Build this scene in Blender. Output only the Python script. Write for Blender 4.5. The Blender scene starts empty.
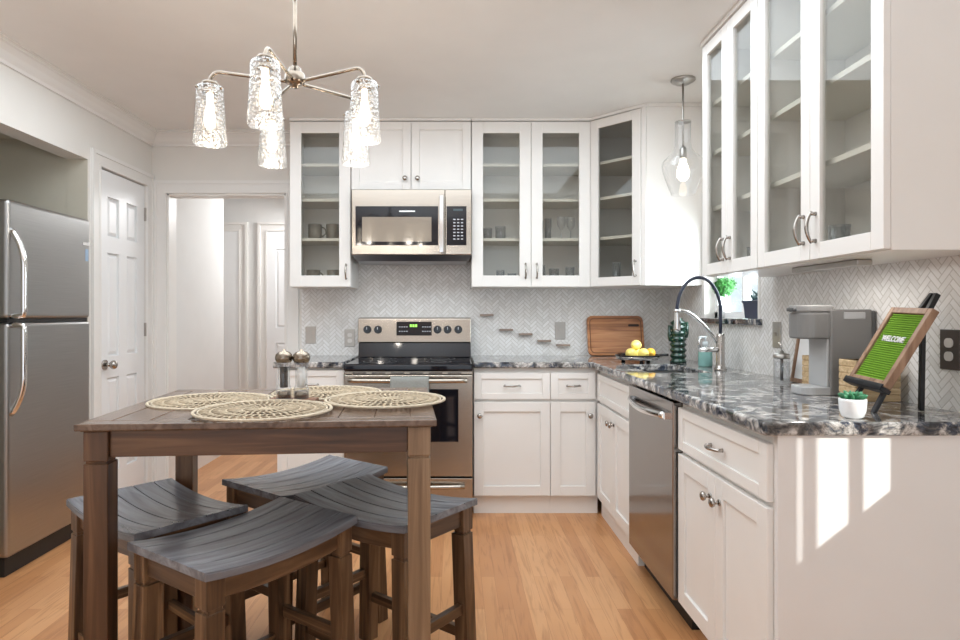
import bpy, bmesh, math, random
from mathutils import Vector, Matrix
random.seed(7)
PI = math.pi
S = bpy.context.scene
C = S.collection

# ------------------------------------------------------------------ camera
cd = bpy.data.cameras.new('camera')
cam = bpy.data.objects.new('camera', cd); C.objects.link(cam)
cam.location = (0, 0, 1.2); cam.rotation_euler = (PI/2, 0, 0)
cd.sensor_width = 36; cd.lens = 627/960*36
cd.shift_x = 25/960; cd.shift_y = -6/960
cd.clip_start = 0.05
S.camera = cam
# ------------------------------------------------------------------ light
S.view_settings.view_transform = 'Standard'; S.view_settings.look = 'None'
S.view_settings.exposure = 0.06; S.view_settings.gamma = 1.0
S.view_settings.use_curve_mapping = False
W = bpy.data.worlds.new('world'); S.world = W; W.use_nodes = True
bg = W.node_tree.nodes['Background']
bg.inputs[0].default_value = (0.86, 0.93, 1.0, 1); bg.inputs[1].default_value = 1.1
def light(name, kind, loc, direction, power, color=(1, 1, 1), size=None, size_y=None, angle=None):
    l = bpy.data.lights.new(name, kind); l.energy = power; l.color = color
    if size: l.shape = 'RECTANGLE' if size_y else 'SQUARE'; l.size = size
    if size_y: l.size_y = size_y
    if angle: l.angle = angle
    o = bpy.data.objects.new(name, l); C.objects.link(o); o.location = loc
    o.rotation_euler = Vector(direction).to_track_quat('-Z', 'Y').to_euler()
    return o
light('sun', 'SUN', (4, -4, 5), (-1, 1, -.79), 5.2, (1, .97, .93), angle=math.radians(.8))
# unseen area fills added to brighten the room, and daylight from the sink window
light('rear_fill', 'AREA', (-.3, -2.9, 1.35), (0, 1, 0.35), 14, (.78, .90, 1), 3.9, 2.1)  # fill added behind the camera to brighten the kitchen
light('ceiling_bounce_fill', 'AREA', (-.5, .3, 1.75), (0, .1, 1), 24, (.76, .89, 1), 1.2, 1.2)  # added unseen lamp, bounces light off the ceiling
light('sink_window_daylight', 'AREA', (1.60, 3.36, 1.43), (-1, 0, -.1), 11, (.88, .94, 1), .6, .42)
light('overhead_fill', 'AREA', (-.35, 2.45, 2.45), (0, .0, -1), 52, (.82, .92, 1), 2.8, 1.8)  # added overhead fill for even light; no fixture hangs here
light('under_cabinet_fill', 'AREA', (1.275, 2.14, 1.350), (0, 0, -1), .9, (1, .97, .93), .05, .36)  # added below the bar to brighten the shaded right tiles
light('hall_fill', 'AREA', (-1.25, 5.9, 2.25), (-.45, -.3, -1), 18, (.98, .99, 1), .6, .6)  # unseen lamp added to brighten the hall, which has no window

# ------------------------------------------------------------------ materials
def newmat(name):
    m = bpy.data.materials.new(name); m.use_nodes = True
    nt = m.node_tree; nt.nodes.clear()
    out = nt.nodes.new('ShaderNodeOutputMaterial')
    b = nt.nodes.new('ShaderNodeBsdfPrincipled')
    nt.links.new(b.outputs[0], out.inputs[0])
    return m, nt, b, out
def N(nt, t, **kw):
    n = nt.nodes.new('ShaderNode' + t)
    for k, v in kw.items(): setattr(n, k, v)
    return n
def L(nt, a, b): nt.links.new(a, b)
def col(c): return (c[0], c[1], c[2], 1)
def srgb(r, g, b):
    f = lambda c: (c/255/12.92) if c/255 <= .04045 else ((c/255+.055)/1.055)**2.4
    return (f(r), f(g), f(b))
def objcoord(nt, scale=(1, 1, 1), rot=(0, 0, 0)):
    tc = N(nt, 'TexCoord'); mp = N(nt, 'Mapping')
    mp.inputs['Scale'].default_value = scale; mp.inputs['Rotation'].default_value = rot
    L(nt, tc.outputs['Object'], mp.inputs[0]); return mp.outputs[0]
def ramp(nt, fac, stops):
    r = N(nt, 'ValToRGB'); e = r.color_ramp.elements
    while len(e) < len(stops): e.new(.5)
    for k, (p, c) in zip(e, stops): k.position = p; k.color = col(c)
    if fac is not None: L(nt, fac, r.inputs[0])
    return r.outputs[0]
def bump(nt, b, h, strength=.2, dist=.01):
    n = N(nt, 'Bump'); n.inputs['Strength'].default_value = strength; n.inputs['Distance'].default_value = dist
    L(nt, h, n.inputs['Height']); L(nt, n.outputs[0], b.inputs['Normal'])
def plain(name, c, rough=.5, metal=0, var=.04, vscale=6, spec=None, bmp=0, coat=0):
    m, nt, b, o = newmat(name)
    n = N(nt, 'TexNoise'); n.inputs['Scale'].default_value = vscale; n.inputs['Detail'].default_value = 3
    L(nt, objcoord(nt), n.inputs['Vector'])
    a = tuple(x*(1-var) for x in c); z = tuple(min(1, x*(1+var)) for x in c)
    L(nt, ramp(nt, n.outputs[0], [(.35, a), (.65, z)]), b.inputs['Base Color'])
    b.inputs['Roughness'].default_value = rough; b.inputs['Metallic'].default_value = metal
    if spec is not None: b.inputs['Specular IOR Level'].default_value = spec
    if coat: b.inputs['Coat Weight'].default_value = coat; b.inputs['Coat Roughness'].default_value = .06
    if bmp:
        n2 = N(nt, 'TexNoise'); n2.inputs['Scale'].default_value = 180
        L(nt, objcoord(nt), n2.inputs['Vector']); bump(nt, b, n2.outputs[0], bmp, .002)
    return m
def wood(name, axis, dark, mid, lite, rough=.35, scale=1.0, coat=0):
    m, nt, b, o = newmat(name)
    s = [26*scale]*3; s[axis] = 1.6*scale
    v = objcoord(nt, tuple(s))
    n = N(nt, 'TexNoise'); n.inputs['Scale'].default_value = 1; n.inputs['Detail'].default_value = 8; n.inputs['Distortion'].default_value = 1.2
    L(nt, v, n.inputs['Vector'])
    L(nt, ramp(nt, n.outputs[0], [(.28, dark), (.5, mid), (.74, lite)]), b.inputs['Base Color'])
    b.inputs['Roughness'].default_value = rough
    if coat: b.inputs['Coat Weight'].default_value = coat; b.inputs['Coat Roughness'].default_value = .15
    bump(nt, b, n.outputs[0], .12, .003)
    return m
def steel(name, c=(.45, .40, .345), rough=.27, axis=0, aniso=.6):
    m, nt, b, o = newmat(name)
    s = [500]*3; s[axis] = 4
    n = N(nt, 'TexNoise'); n.inputs['Scale'].default_value = 1; n.inputs['Detail'].default_value = 2
    L(nt, objcoord(nt, tuple(s)), n.inputs['Vector'])
    L(nt, ramp(nt, n.outputs[0], [(.3, tuple(x*.93 for x in c)), (.7, tuple(min(1, x*1.05) for x in c))]), b.inputs['Base Color'])
    b.inputs['Metallic'].default_value = 1; b.inputs['Roughness'].default_value = rough
    b.inputs['Anisotropic'].default_value = aniso
    bump(nt, b, n.outputs[0], .015, .0004)
    return m
def thin_glass(name, tint=(1, 1, 1), refl=1.0, haze=0.0, seeded=False):
    m, nt, b, o = newmat(name); nt.nodes.remove(b)
    tr = N(nt, 'BsdfTransparent'); tr.inputs[0].default_value = col(tint)
    gl = N(nt, 'BsdfGlossy'); gl.inputs['Roughness'].default_value = .03
    fr = N(nt, 'LayerWeight'); fr.inputs[0].default_value = .5
    pw = N(nt, 'Math', operation='POWER'); pw.inputs[1].default_value = 5; L(nt, fr.outputs['Facing'], pw.inputs[0])
    mx = N(nt, 'MixShader'); mu = N(nt, 'Math', operation='MULTIPLY_ADD'); mu.inputs[1].default_value = .9*refl; mu.inputs[2].default_value = .04*refl; mu.use_clamp = True
    L(nt, pw.outputs[0], mu.inputs[0]); L(nt, mu.outputs[0], mx.inputs[0])
    L(nt, tr.outputs[0], mx.inputs[1]); L(nt, gl.outputs[0], mx.inputs[2])
    last = mx.outputs[0]
    if seeded:
        v = N(nt, 'TexVoronoi'); v.inputs['Scale'].default_value = 85
        L(nt, objcoord(nt), v.inputs['Vector'])
        bp = N(nt, 'Bump'); bp.inputs['Strength'].default_value = .9; bp.inputs['Distance'].default_value = .004
        L(nt, v.outputs['Distance'], bp.inputs['Height'])
        L(nt, bp.outputs[0], gl.inputs['Normal']); L(nt, bp.outputs[0], fr.inputs['Normal'])
        v2 = N(nt, 'TexVoronoi', feature='DISTANCE_TO_EDGE'); v2.inputs['Scale'].default_value = 95; L(nt, objcoord(nt), v2.inputs['Vector'])
        mr = N(nt, 'MapRange'); mr.inputs[1].default_value = 0; mr.inputs[2].default_value = .12; mr.inputs[3].default_value = .30; mr.inputs[4].default_value = .03
        L(nt, v2.outputs['Distance'], mr.inputs[0]); gl.inputs['Roughness'].default_value = .12
        ad = N(nt, 'Math', operation='ADD'); ad.use_clamp = True; L(nt, mu.outputs[0], ad.inputs[0]); L(nt, mr.outputs[0], ad.inputs[1]); L(nt, ad.outputs[0], mx.inputs[0])
    if haze:
        df = N(nt, 'BsdfDiffuse'); df.inputs[0].default_value = (.95, .95, .95, 1)
        lw = N(nt, 'LayerWeight'); lw.inputs[0].default_value = .42; df.inputs[0].default_value = (.7, .71, .72, 1)
        m2 = N(nt, 'MixShader'); k = N(nt, 'Math', operation='MULTIPLY'); k.inputs[1].default_value = haze
        L(nt, lw.outputs['Facing'], k.inputs[0]); L(nt, k.outputs[0], m2.inputs[0])
        L(nt, last, m2.inputs[1]); L(nt, df.outputs[0], m2.inputs[2]); last = m2.outputs[0]
    L(nt, last, o.inputs[0]); return m
def emit(name, c, s):
    m, nt, b, o = newmat(name)
    b.inputs['Base Color'].default_value = col(c)
    b.inputs['Emission Color'].default_value = col(c); b.inputs['Emission Strength'].default_value = s
    return m

def herringbone(name):
    m, nt, b, o = newmat(name)
    n_ = 3.0; w = .0205
    tc = N(nt, 'TexCoord'); sp = N(nt, 'SeparateXYZ'); L(nt, tc.outputs['Object'], sp.inputs[0])
    def M(op, a, c=None, d=None):
        k = N(nt, 'Math', operation=op)
        for i, x in enumerate((a, c, d)):
            if x is None: continue
            if isinstance(x, (int, float)): k.inputs[i].default_value = x
            else: L(nt, x, k.inputs[i])
        return k.outputs[0]
    h = M('ADD', sp.outputs[0], sp.outputs[1])            # along the wall (the other axis is constant)
    z = sp.outputs[2]; k = 1/(math.sqrt(2)*w)
    a = M('ADD', M('MULTIPLY', M('ADD', h, z), k), 500.0)
    c = M('ADD', M('MULTIPLY', M('SUBTRACT', z, h), k), 500.0)
    i, j = M('FLOOR', a), M('FLOOR', c); fa, fc = M('FRACT', a), M('FRACT', c)
    d = M('SUBTRACT', i, j)
    kk = M('SUBTRACT', d, M('MULTIPLY', M('FLOOR', M('DIVIDE', M('ADD', d, .001), 2*n_)), 2*n_))
    hor = M('LESS_THAN', kk, n_ - .5)
    u1 = M('ADD', kk, fa); v1 = fc
    s = M('SUBTRACT', 2*n_-1, kk); u2 = M('ADD', s, fc); v2 = fa
    def pick(p, q): return M('ADD', M('MULTIPLY', p, hor), M('MULTIPLY', q, M('SUBTRACT', 1.0, hor)))
    u, v = pick(u1, u2), pick(v1, v2)
    e = M('MINIMUM', M('MINIMUM', u, M('SUBTRACT', n_, u)), M('MINIMUM', v, M('SUBTRACT', 1.0, v)))
    tile = N(nt, 'MapRange'); tile.inputs[1].default_value = .05; tile.inputs[2].default_value = .11
    L(nt, e, tile.inputs[0])
    ida = pick(M('SUBTRACT', i, kk), i); idb = pick(j, M('SUBTRACT', j, s))
    cb = N(nt, 'CombineXYZ'); L(nt, ida, cb.inputs[0]); L(nt, idb, cb.inputs[1]); L(nt, hor, cb.inputs[2])
    wn = N(nt, 'TexWhiteNoise'); L(nt, cb.outputs[0], wn.inputs[0])
    nz = N(nt, 'TexNoise'); nz.inputs['Scale'].default_value = 9; nz.inputs['Detail'].default_value = 5; nz.inputs['Distortion'].default_value = 2
    L(nt, tc.outputs['Object'], nz.inputs['Vector'])
    f = M('ADD', M('MULTIPLY', wn.outputs[0], .55), M('MULTIPLY', nz.outputs[0], .5))
    tcx = ramp(nt, f, [(.15, srgb(222, 220, 217)), (.5, srgb(236, 234, 232)), (.9, srgb(244, 243, 242))])
    mx = N(nt, 'Mix', data_type='RGBA'); mx.inputs[6].default_value = col(srgb(208, 204, 199))
    L(nt, tile.outputs[0], mx.inputs[0]); L(nt, tcx, mx.inputs[7]); L(nt, mx.outputs[2], b.inputs['Base Color'])
    b.inputs['Roughness'].default_value = .25
    bump(nt, b, tile.outputs[0], .35, .002)
    return m
def granite(name):
    m, nt, b, o = newmat(name)
    v = objcoord(nt, (1, 1, 1), (0.2, .1, .6))
    n1 = N(nt, 'TexNoise'); n1.inputs['Scale'].default_value = 13; n1.inputs['Detail'].default_value = 12; n1.inputs['Roughness'].default_value = .72; n1.inputs['Distortion'].default_value = 1.3
    L(nt, v, n1.inputs['Vector'])
    c1 = ramp(nt, n1.outputs[0], [(.36, srgb(20, 25, 38)), (.44, srgb(72, 79, 94)), (.50, srgb(150, 146, 142)), (.57, srgb(206, 202, 198)), (.74, srgb(238, 237, 236))])
    n2 = N(nt, 'TexNoise'); n2.inputs['Scale'].default_value = 60; n2.inputs['Detail'].default_value = 6; n2.inputs['Roughness'].default_value = .7
    L(nt, v, n2.inputs['Vector'])
    c2 = ramp(nt, n2.outputs[0], [(.34, srgb(50, 52, 60)), (.44, srgb(206, 203, 199)), (.54, (1, 1, 1))])
    n3 = N(nt, 'TexWave'); n3.inputs['Scale'].default_value = 2.2; n3.inputs['Distortion'].default_value = 11; n3.inputs['Detail'].default_value = 5; n3.inputs['Detail Scale'].default_value = 1.8
    L(nt, v, n3.inputs['Vector'])
    c3 = ramp(nt, n3.outputs['Fac'], [(.0, srgb(30, 32, 42)), (.10, srgb(150, 148, 148)), (.24, (1, 1, 1))])
    m1 = N(nt, 'Mix', data_type='RGBA', blend_type='MULTIPLY'); m1.inputs[0].default_value = .75
    L(nt, c1, m1.inputs[6]); L(nt, c2, m1.inputs[7])
    m2 = N(nt, 'Mix', data_type='RGBA', blend_type='MULTIPLY'); m2.inputs[0].default_value = .75
    L(nt, m1.outputs[2], m2.inputs[6]); L(nt, c3, m2.inputs[7])
    L(nt, m2.outputs[2], b.inputs['Base Color']); b.inputs['Roughness'].default_value = .07
    b.inputs['Specular IOR Level'].default_value = .6
    return m
def oak_floor(name):
    m, nt, b, o = newmat(name)
    v = objcoord(nt, (1, 1, 1), (0, 0, PI/2))
    br = N(nt, 'TexBrick'); br.offset = .37; br.offset_frequency = 2
    br.inputs['Scale'].default_value = 1; br.inputs['Brick Width'].default_value = .85; br.inputs['Row Height'].default_value = .060
    br.inputs['Mortar Size'].default_value = .0006; br.inputs['Bias'].default_value = 0
    br.inputs['Color1'].default_value = (0, 0, 0, 1); br.inputs['Color2'].default_value = (1, 1, 1, 1); br.inputs['Mortar'].default_value = (.3, .3, .3, 1)
    L(nt, v, br.inputs['Vector'])
    base = ramp(nt, br.outputs['Color'], [(0, srgb(194, 137, 91)), (.5, srgb(206, 150, 102)), (1, srgb(217, 164, 116))])
    ng = N(nt, 'TexNoise'); ng.inputs['Scale'].default_value = 1; ng.inputs['Detail'].default_value = 9; ng.inputs['Distortion'].default_value = 2.5
    L(nt, objcoord(nt, (26, 1.8, 1)), ng.inputs['Vector'])
    g = ramp(nt, ng.outputs[0], [(.3, (.72, .64, .56)), (.5, (1, 1, 1)), (.75, (1.0, .98, .95))])
    nb = N(nt, 'TexNoise'); nb.inputs['Scale'].default_value = 2.1; L(nt, objcoord(nt), nb.inputs['Vector'])
    g2 = ramp(nt, nb.outputs[0], [(.35, (.88, .84, .8)), (.65, (1, 1, 1))])
    mx = N(nt, 'Mix', data_type='RGBA', blend_type='MULTIPLY'); mx.inputs[0].default_value = .8
    L(nt, base, mx.inputs[6]); L(nt, g, mx.inputs[7])
    m2 = N(nt, 'Mix', data_type='RGBA', blend_type='MULTIPLY'); m2.inputs[0].default_value = .7
    L(nt, mx.outputs[2], m2.inputs[6]); L(nt, g2, m2.inputs[7])
    m3 = N(nt, 'Mix', data_type='RGBA', blend_type='MULTIPLY'); L(nt, br.outputs['Fac'], m3.inputs[0])
    L(nt, m2.outputs[2], m3.inputs[6]); m3.inputs[7].default_value = (.7, .6, .52, 1)
    L(nt, m3.outputs[2], b.inputs['Base Color']); b.inputs['Roughness'].default_value = .33
    bump(nt, b, ng.outputs[0], .05, .002)
    return m

wall_m = plain('wall_paint', srgb(226, 222, 216), .7, var=.01)
ceil_m = plain('ceiling_paint', srgb(236, 234, 231), .8, var=.01)
olive_m = plain('alcove_paint', srgb(206, 200, 184), .8, var=.02)
hall_m = plain('hall_paint', srgb(226, 225, 223), .7, var=.01)
trim_m = plain('trim_paint', srgb(232, 229, 225), .38, var=.008)
door_m = plain('door_paint', srgb(236, 236, 236), .35, var=.008)
cab_m = plain('cabinet_paint', srgb(238, 235, 231), .33, var=.008)
cabin_m = plain('cabinet_interior', srgb(226, 222, 212), .5, var=.01)
panel_m = plain('gloss_panel_paint', srgb(234, 232, 230), .14, var=.008)
floor_m = oak_floor('oak_strips')
tile_m = herringbone('herringbone_tile')
gran_m = granite('granite')
steel_m = steel('stainless_steel'); steelv_m = steel('stainless_upright', axis=2, rough=.24)
fridge_m = steel('fridge_steel', (.41, .41, .405), .3, 1)
dw_m = steel('dishwasher_steel', (.29, .27, .255), .13, 1)
nickel_m = plain('brushed_nickel', (.27, .225, .18), .22, 1, var=.05, vscale=40)
faucet_m = plain('faucet_nickel', (.46, .435, .41), .2, 1, var=.03, vscale=40)
chrome_m = plain('chrome', (.78, .77, .76), .1, 1, var=.02)
pull_m = plain('pull_nickel', (.42, .39, .36), .22, 1, var=.05)
black_m = plain('black_gloss', (.008, .008, .012), .06, var=.1)
blackp_m = plain('black_plastic', (.012, .013, .016), .4, var=.1)
toe_m = plain('black_toe', (.01, .01, .01), .5)
glass_m = thin_glass('cabinet_glass', (.90, .90, .885), .75)
clear_m = thin_glass('clear_glass', (.95, .955, .96), 1.8, .38)
seeded_m = thin_glass('seeded_glass', (.96, .955, .945), 1.2, .08, True)
pendglass_m = thin_glass('pendant_glass', (.95, .955, .96), 1.4, .2)
pane_m = thin_glass('window_pane', (.95, .98, .98), .6)
bulb_m = emit('bulb_glow', (1, .87, .68), 7)
green_m = plain('green_glass', srgb(4, 52, 38), .08, var=.25, coat=.6)
teal_m = plain('teal_soap', srgb(138, 184, 178), .15, var=.05)
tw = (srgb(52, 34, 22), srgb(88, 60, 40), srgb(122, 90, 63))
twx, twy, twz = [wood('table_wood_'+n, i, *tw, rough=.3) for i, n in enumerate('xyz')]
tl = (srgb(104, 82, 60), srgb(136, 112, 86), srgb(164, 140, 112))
leg_lit = wood('table_leg_wood_lit', 2, srgb(104, 80, 58), srgb(136, 110, 84), srgb(164, 138, 110), .35)  # paler copy of the table wood; light on the right legs put into colour
sw = (srgb(56, 39, 27), srgb(100, 74, 52), srgb(146, 115, 84))
swx, swy, swz = [wood('stool_wood_'+n, i, *sw, rough=.3) for i, n in enumerate('xyz')]
seat_m = wood('stool_seat_wood_sheen', 0, srgb(88, 87, 90), srgb(114, 114, 119), srgb(138, 139, 145), .27)  # reflected grey-blue sheen of the brown seats put into the base colour
board_m = wood('walnut_board', 0, srgb(138, 84, 48), srgb(184, 122, 76), srgb(214, 158, 108), .4)
frame_m = wood('frame_wood', 2, srgb(110, 80, 60), srgb(146, 114, 90), srgb(176, 144, 118), .55)
tan_m = wood('box_wood', 0, srgb(170, 140, 100), srgb(200, 172, 132), srgb(222, 198, 160), .6, 2)
tray_m = wood('tray_wood', 0, srgb(96, 58, 38), srgb(132, 88, 62), srgb(160, 116, 86), .4)
mat_m = plain('woven_seagrass', srgb(184, 167, 142), .85, var=.16, vscale=120, bmp=.4)
matr_m = plain('woven_rim', srgb(194, 180, 158), .85, var=.10, vscale=120, bmp=.4)
keurig_m = plain('coffee_grey', srgb(122, 120, 118), .35, var=.02)
keurigd_m = plain('coffee_dark_grey', srgb(80, 80, 80), .3, var=.02)
keurigl_m = plain('coffee_light_grey', srgb(178, 178, 178), .3, var=.02)
white_m = plain('white_ceramic', srgb(238, 238, 238), .2, var=.01)
grey_mug = plain('grey_ceramic', srgb(124, 118, 108), .35, var=.06)
lemon_m = plain('lemon_skin', srgb(244, 222, 122), .35, var=.06, bmp=.5)
orange_m = plain('ripe_lemon_skin', srgb(222, 170, 60), .35, var=.06, bmp=.5)
felt_m = plain('green_felt', srgb(104, 148, 28), .95, var=.05, vscale=60)
leaf_m = plain('succulent_leaf', srgb(56, 122, 84), .45, var=.25, vscale=30)
topi_m = plain('topiary_leaf', srgb(44, 112, 40), .6, var=.35, vscale=60)
navy_m = plain('navy_planter', srgb(52, 62, 86), .3, var=.05)
towel_m = plain('grey_towel', srgb(146, 148, 144), .95, var=.08, vscale=150, bmp=.5)
plate_m = plain('outlet_plate_steel', (.46, .44, .415), .35, 1)
bronze_m = plain('bronze_plate', srgb(74, 66, 62), .4, var=.05)
socket_m = plain('socket_white', srgb(215, 212, 208), .35)
ledge_m = plain('ledge_wood', srgb(150, 132, 120), .5, var=.1)
led_m = emit('display_green', srgb(150, 220, 90), 1.2)
key_m = plain('key_print', srgb(190, 192, 198), .5)
badge_m = plain('badge', (.75, .75, .75), .2, 1)
pepper_m = plain('peppercorns', srgb(52, 44, 40), .6, var=.4, vscale=200)
salt_m = plain('salt', srgb(250, 249, 247), .7)
rubber_m = plain('dark_rubber', srgb(38, 44, 62), .45)
handle_dark = plain('tray_black', (.012, .012, .014), .2)

# ------------------------------------------------------------------ mesh helpers
class MB:
    def __init__(s, M=None): s.b = bmesh.new(); s.M = M or Matrix.Identity(4)
    def _v(s, pts): return [s.b.verts.new(s.M @ Vector(p)) for p in pts]
    def _f(s, vs, smooth=False):
        try: f = s.b.faces.new(vs); f.smooth = smooth; return f
        except ValueError: pass
    def hexa(s, p):                       # 4 bottom, 4 top
        v = s._v(p)
        for q in ((3, 2, 1, 0), (4, 5, 6, 7), (0, 1, 5, 4), (1, 2, 6, 5), (2, 3, 7, 6), (3, 0, 4, 7)): s._f([v[i] for i in q])
        return s
    def box(s, x0, x1, y0, y1, z0, z1):
        return s.hexa([(x0, y0, z0), (x1, y0, z0), (x1, y1, z0), (x0, y1, z0), (x0, y0, z1), (x1, y0, z1), (x1, y1, z1), (x0, y1, z1)])
    def prism(s, poly, z0, z1):
        a = s._v([(x, y, z0) for x, y in poly]); b = s._v([(x, y, z1) for x, y in poly]); n = len(poly)
        s._f(a[::-1]); s._f(b)
        for i in range(n): s._f([a[i], a[(i+1) % n], b[(i+1) % n], b[i]])
        return s
    def extrude(s, poly3, d):             # planar 3d polygon swept by d
        d = Vector(d); a = s._v(poly3); b = s._v([Vector(p)+d for p in poly3]); n = len(poly3)
        s._f(a[::-1]); s._f(b)
        for i in range(n): s._f([a[i], a[(i+1) % n], b[(i+1) % n], b[i]])
        return s
    def ring(s, c, ax, r, n, e=None):
        ax = Vector(ax).normalized(); t = Vector((1, 0, 0)) if abs(ax.x) < .9 else Vector((0, 1, 0))
        u = ax.cross(t).normalized(); w = ax.cross(u)
        return s._v([Vector(c)+(u*math.cos(2*PI*i/n)+w*math.sin(2*PI*i/n))*r for i in range(n)])
    def loft(s, rings, caps=(True, True), closed=False, smooth=True):
        n = len(rings[0]); m = len(rings)
        for k in range(m if closed else m-1):
            a, b = rings[k], rings[(k+1) % m]
            for i in range(n): s._f([a[i], a[(i+1) % n], b[(i+1) % n], b[i]], smooth)
        if not closed:
            if caps[0]: s._f(rings[0][::-1])
            if caps[1]: s._f(rings[-1])
        return s
    def cyl(s, a, b, r, r2=None, n=16):
        d = Vector(b)-Vector(a); r2 = r if r2 is None else r2
        return s.loft([s.ring(a, d, r, n), s.ring(b, d, r2, n)])
    def lathe(s, c, prof, n=24, caps=(True, True)):   # prof (r, z) about +Z at c
        c = Vector(c)
        return s.loft([s._v([c+Vector((r*math.cos(2*PI*i/n), r*math.sin(2*PI*i/n), z)) for i in range(n)]) for r, z in prof], caps)
    def tube(s, pts, r, n=10, flat=1.0):
        P = [Vector(p) for p in pts]; rings = []; up = None
        for i, p in enumerate(P):
            t = (P[min(i+1, len(P)-1)]-P[max(i-1, 0)]).normalized()
            if up is None:
                up = t.cross(Vector((0, 0, 1)) if abs(t.z) < .9 else Vector((1, 0, 0))).normalized()
            up = (up - t*up.dot(t)).normalized(); w = t.cross(up)
            rr = r[i] if isinstance(r, (list, tuple)) else r
            rings.append(s._v([p+(up*math.cos(2*PI*k/n)*rr*flat+w*math.sin(2*PI*k/n)*rr) for k in range(n)]))
        return s.loft(rings)
    def ball(s, c, r, n=16, m=10, sc=(1, 1, 1)):
        c = Vector(c); rings = []
        for j in range(1, m):
            a = PI*j/m
            rings.append(s._v([c+Vector((r*sc[0]*math.sin(a)*math.cos(2*PI*i/n), r*sc[1]*math.sin(a)*math.sin(2*PI*i/n), -r*sc[2]*math.cos(a))) for i in range(n)]))
        s.loft(rings, (False, False))
        for rg, z, rev in ((rings[0], -1, True), (rings[-1], 1, False)):
            t = s._v([c+Vector((0, 0, z*r*sc[2]))])[0]
            for i in range(n): s._f([rg[i], rg[(i+1) % n], t], True)
        return s
    def grid(s, xs, ys, keep, z0, z1):
        V = {}
        def g(i, j, k):
            if (i, j, k) not in V: V[i, j, k] = s._v([(xs[i], ys[j], (z0, z1)[k])])[0]
            return V[i, j, k]
        on = lambda i, j: 0 <= i < len(xs)-1 and 0 <= j < len(ys)-1 and keep(i, j)
        for i in range(len(xs)-1):
            for j in range(len(ys)-1):
                if not on(i, j): continue
                s._f([g(i, j, 1), g(i+1, j, 1), g(i+1, j+1, 1), g(i, j+1, 1)]); s._f([g(i, j+1, 0), g(i+1, j+1, 0), g(i+1, j, 0), g(i, j, 0)])
                for (di, dj, p, q) in ((-1, 0, (i, j), (i, j+1)), (1, 0, (i+1, j), (i+1, j+1)), (0, -1, (i, j), (i+1, j)), (0, 1, (i, j+1), (i+1, j+1))):
                    if not on(i+di, j+dj): s._f([g(*p, 0), g(*q, 0), g(*q, 1), g(*p, 1)])
        return s
    def build(s, name, mat, parent=None, bevel=0, seg=2, world=False):
        bmesh.ops.recalc_face_normals(s.b, faces=s.b.faces)
        if world and parent is not None:
            r = parent
            while r.parent: r = r.parent
            inv = (Matrix.Translation(r.location) @ r.rotation_euler.to_matrix().to_4x4()).inverted()
            s.b.transform(inv)
        me = bpy.data.meshes.new(name); s.b.to_mesh(me); s.b.free()
        o = bpy.data.objects.new(name, me); C.objects.link(o)
        me.materials.append(mat)
        if parent is not None: o.parent = parent
        if bevel:
            md = o.modifiers.new('bevel', 'BEVEL'); md.width = bevel; md.segments = seg; md.limit_method = 'ANGLE'; md.angle_limit = math.radians(40)
        return o
def tag(o, label, cat, group=None):
    o['label'] = label; o['category'] = cat
    if group: o['group'] = group
    return o
def thing(name, label, cat, loc=(0, 0, 0), rz=0, group=None):
    o = bpy.data.objects.new(name, None); C.objects.link(o); o.empty_display_size = .05
    o.location = loc; o.rotation_euler = (0, 0, rz); return tag(o, label, cat, group)
def struct(o): o['kind'] = 'structure'; return o
def dup(root, loc, rz, label, group=None):
    r = root.copy(); C.objects.link(r); r.location = loc; r.rotation_euler = (0, 0, rz); r['label'] = label
    if group: r['group'] = group
    for ch in list(root.children):
        c = ch.copy(); C.objects.link(c); c.parent = r
        for g in list(ch.children):
            d = g.copy(); C.objects.link(d); d.parent = c
    return r
def frame4(u, n, o):      # local x -> u, y -> n (outward), z up, origin o
    u, n, o = Vector(u), Vector(n), Vector(o)
    return Matrix(((u.x, n.x, 0, o.x), (u.y, n.y, 0, o.y), (u.z, n.z, 1, o.z), (0, 0, 0, 1)))

# ------------------------------------------------------------------ setting
XL, XR, YB, CE = -2.10, 1.484, 4.35, 2.455      # left wall, right wall, back wall, ceiling
YF = -3.0
struct(MB().box(-3.3, 1.75, YF-.1, 7.0, -.06, 0).build('floor', floor_m))
struct(MB().box(-3.3, 1.75, YF-.1, 7.0, CE, CE+.06).build('ceiling', ceil_m))
# left wall: opening for the fridge alcove and the pantry door
AY0, AY1, AZ = 2.30, 3.586, 2.085
PY0, PY1, PZ = 3.70, 4.258, 2.072
m = MB()
m.box(XL-.12, XL, YF, AY0, 0, CE).box(XL-.12, XL, AY0, AY1, AZ, CE).box(XL-.12, XL, AY1, PY0, 0, CE)
m.box(XL-.12, XL, PY0, PY1, PZ, CE).box(XL-.12, XL, PY1, YB+.12, 0, CE)
struct(m.build('wall_left', wall_m))
m = MB().box(-3.0, -2.95, AY0-.06, AY1+.06, 0, CE).box(-2.95, XL-.12, AY1, AY1+.05, 0, CE).box(-2.95, XL-.12, AY0-.05, AY0, 0, CE).box(-2.95, XL-.12, AY0, AY1, 2.2, 2.25).box(XL-.12, XL-.001, AY1-.002, AY1, 0, AZ)
struct(m.build('wall_alcove', olive_m))
struct(MB().box(-2.6, -2.55, PY0-.05, PY1+.05, 0, CE).build('wall_pantry', wall_m))
# back wall with the doorway to the hall
DX0, DX1, DZ = -1.998, -1.172, 2.035
m = MB().box(XL, DX0, YB, YB+.12, 0, CE).box(DX0, DX1, YB, YB+.12, DZ, CE).box(DX1, XR+.12, YB, YB+.12, 0, CE)
struct(m.build('wall_back', wall_m))
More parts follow.
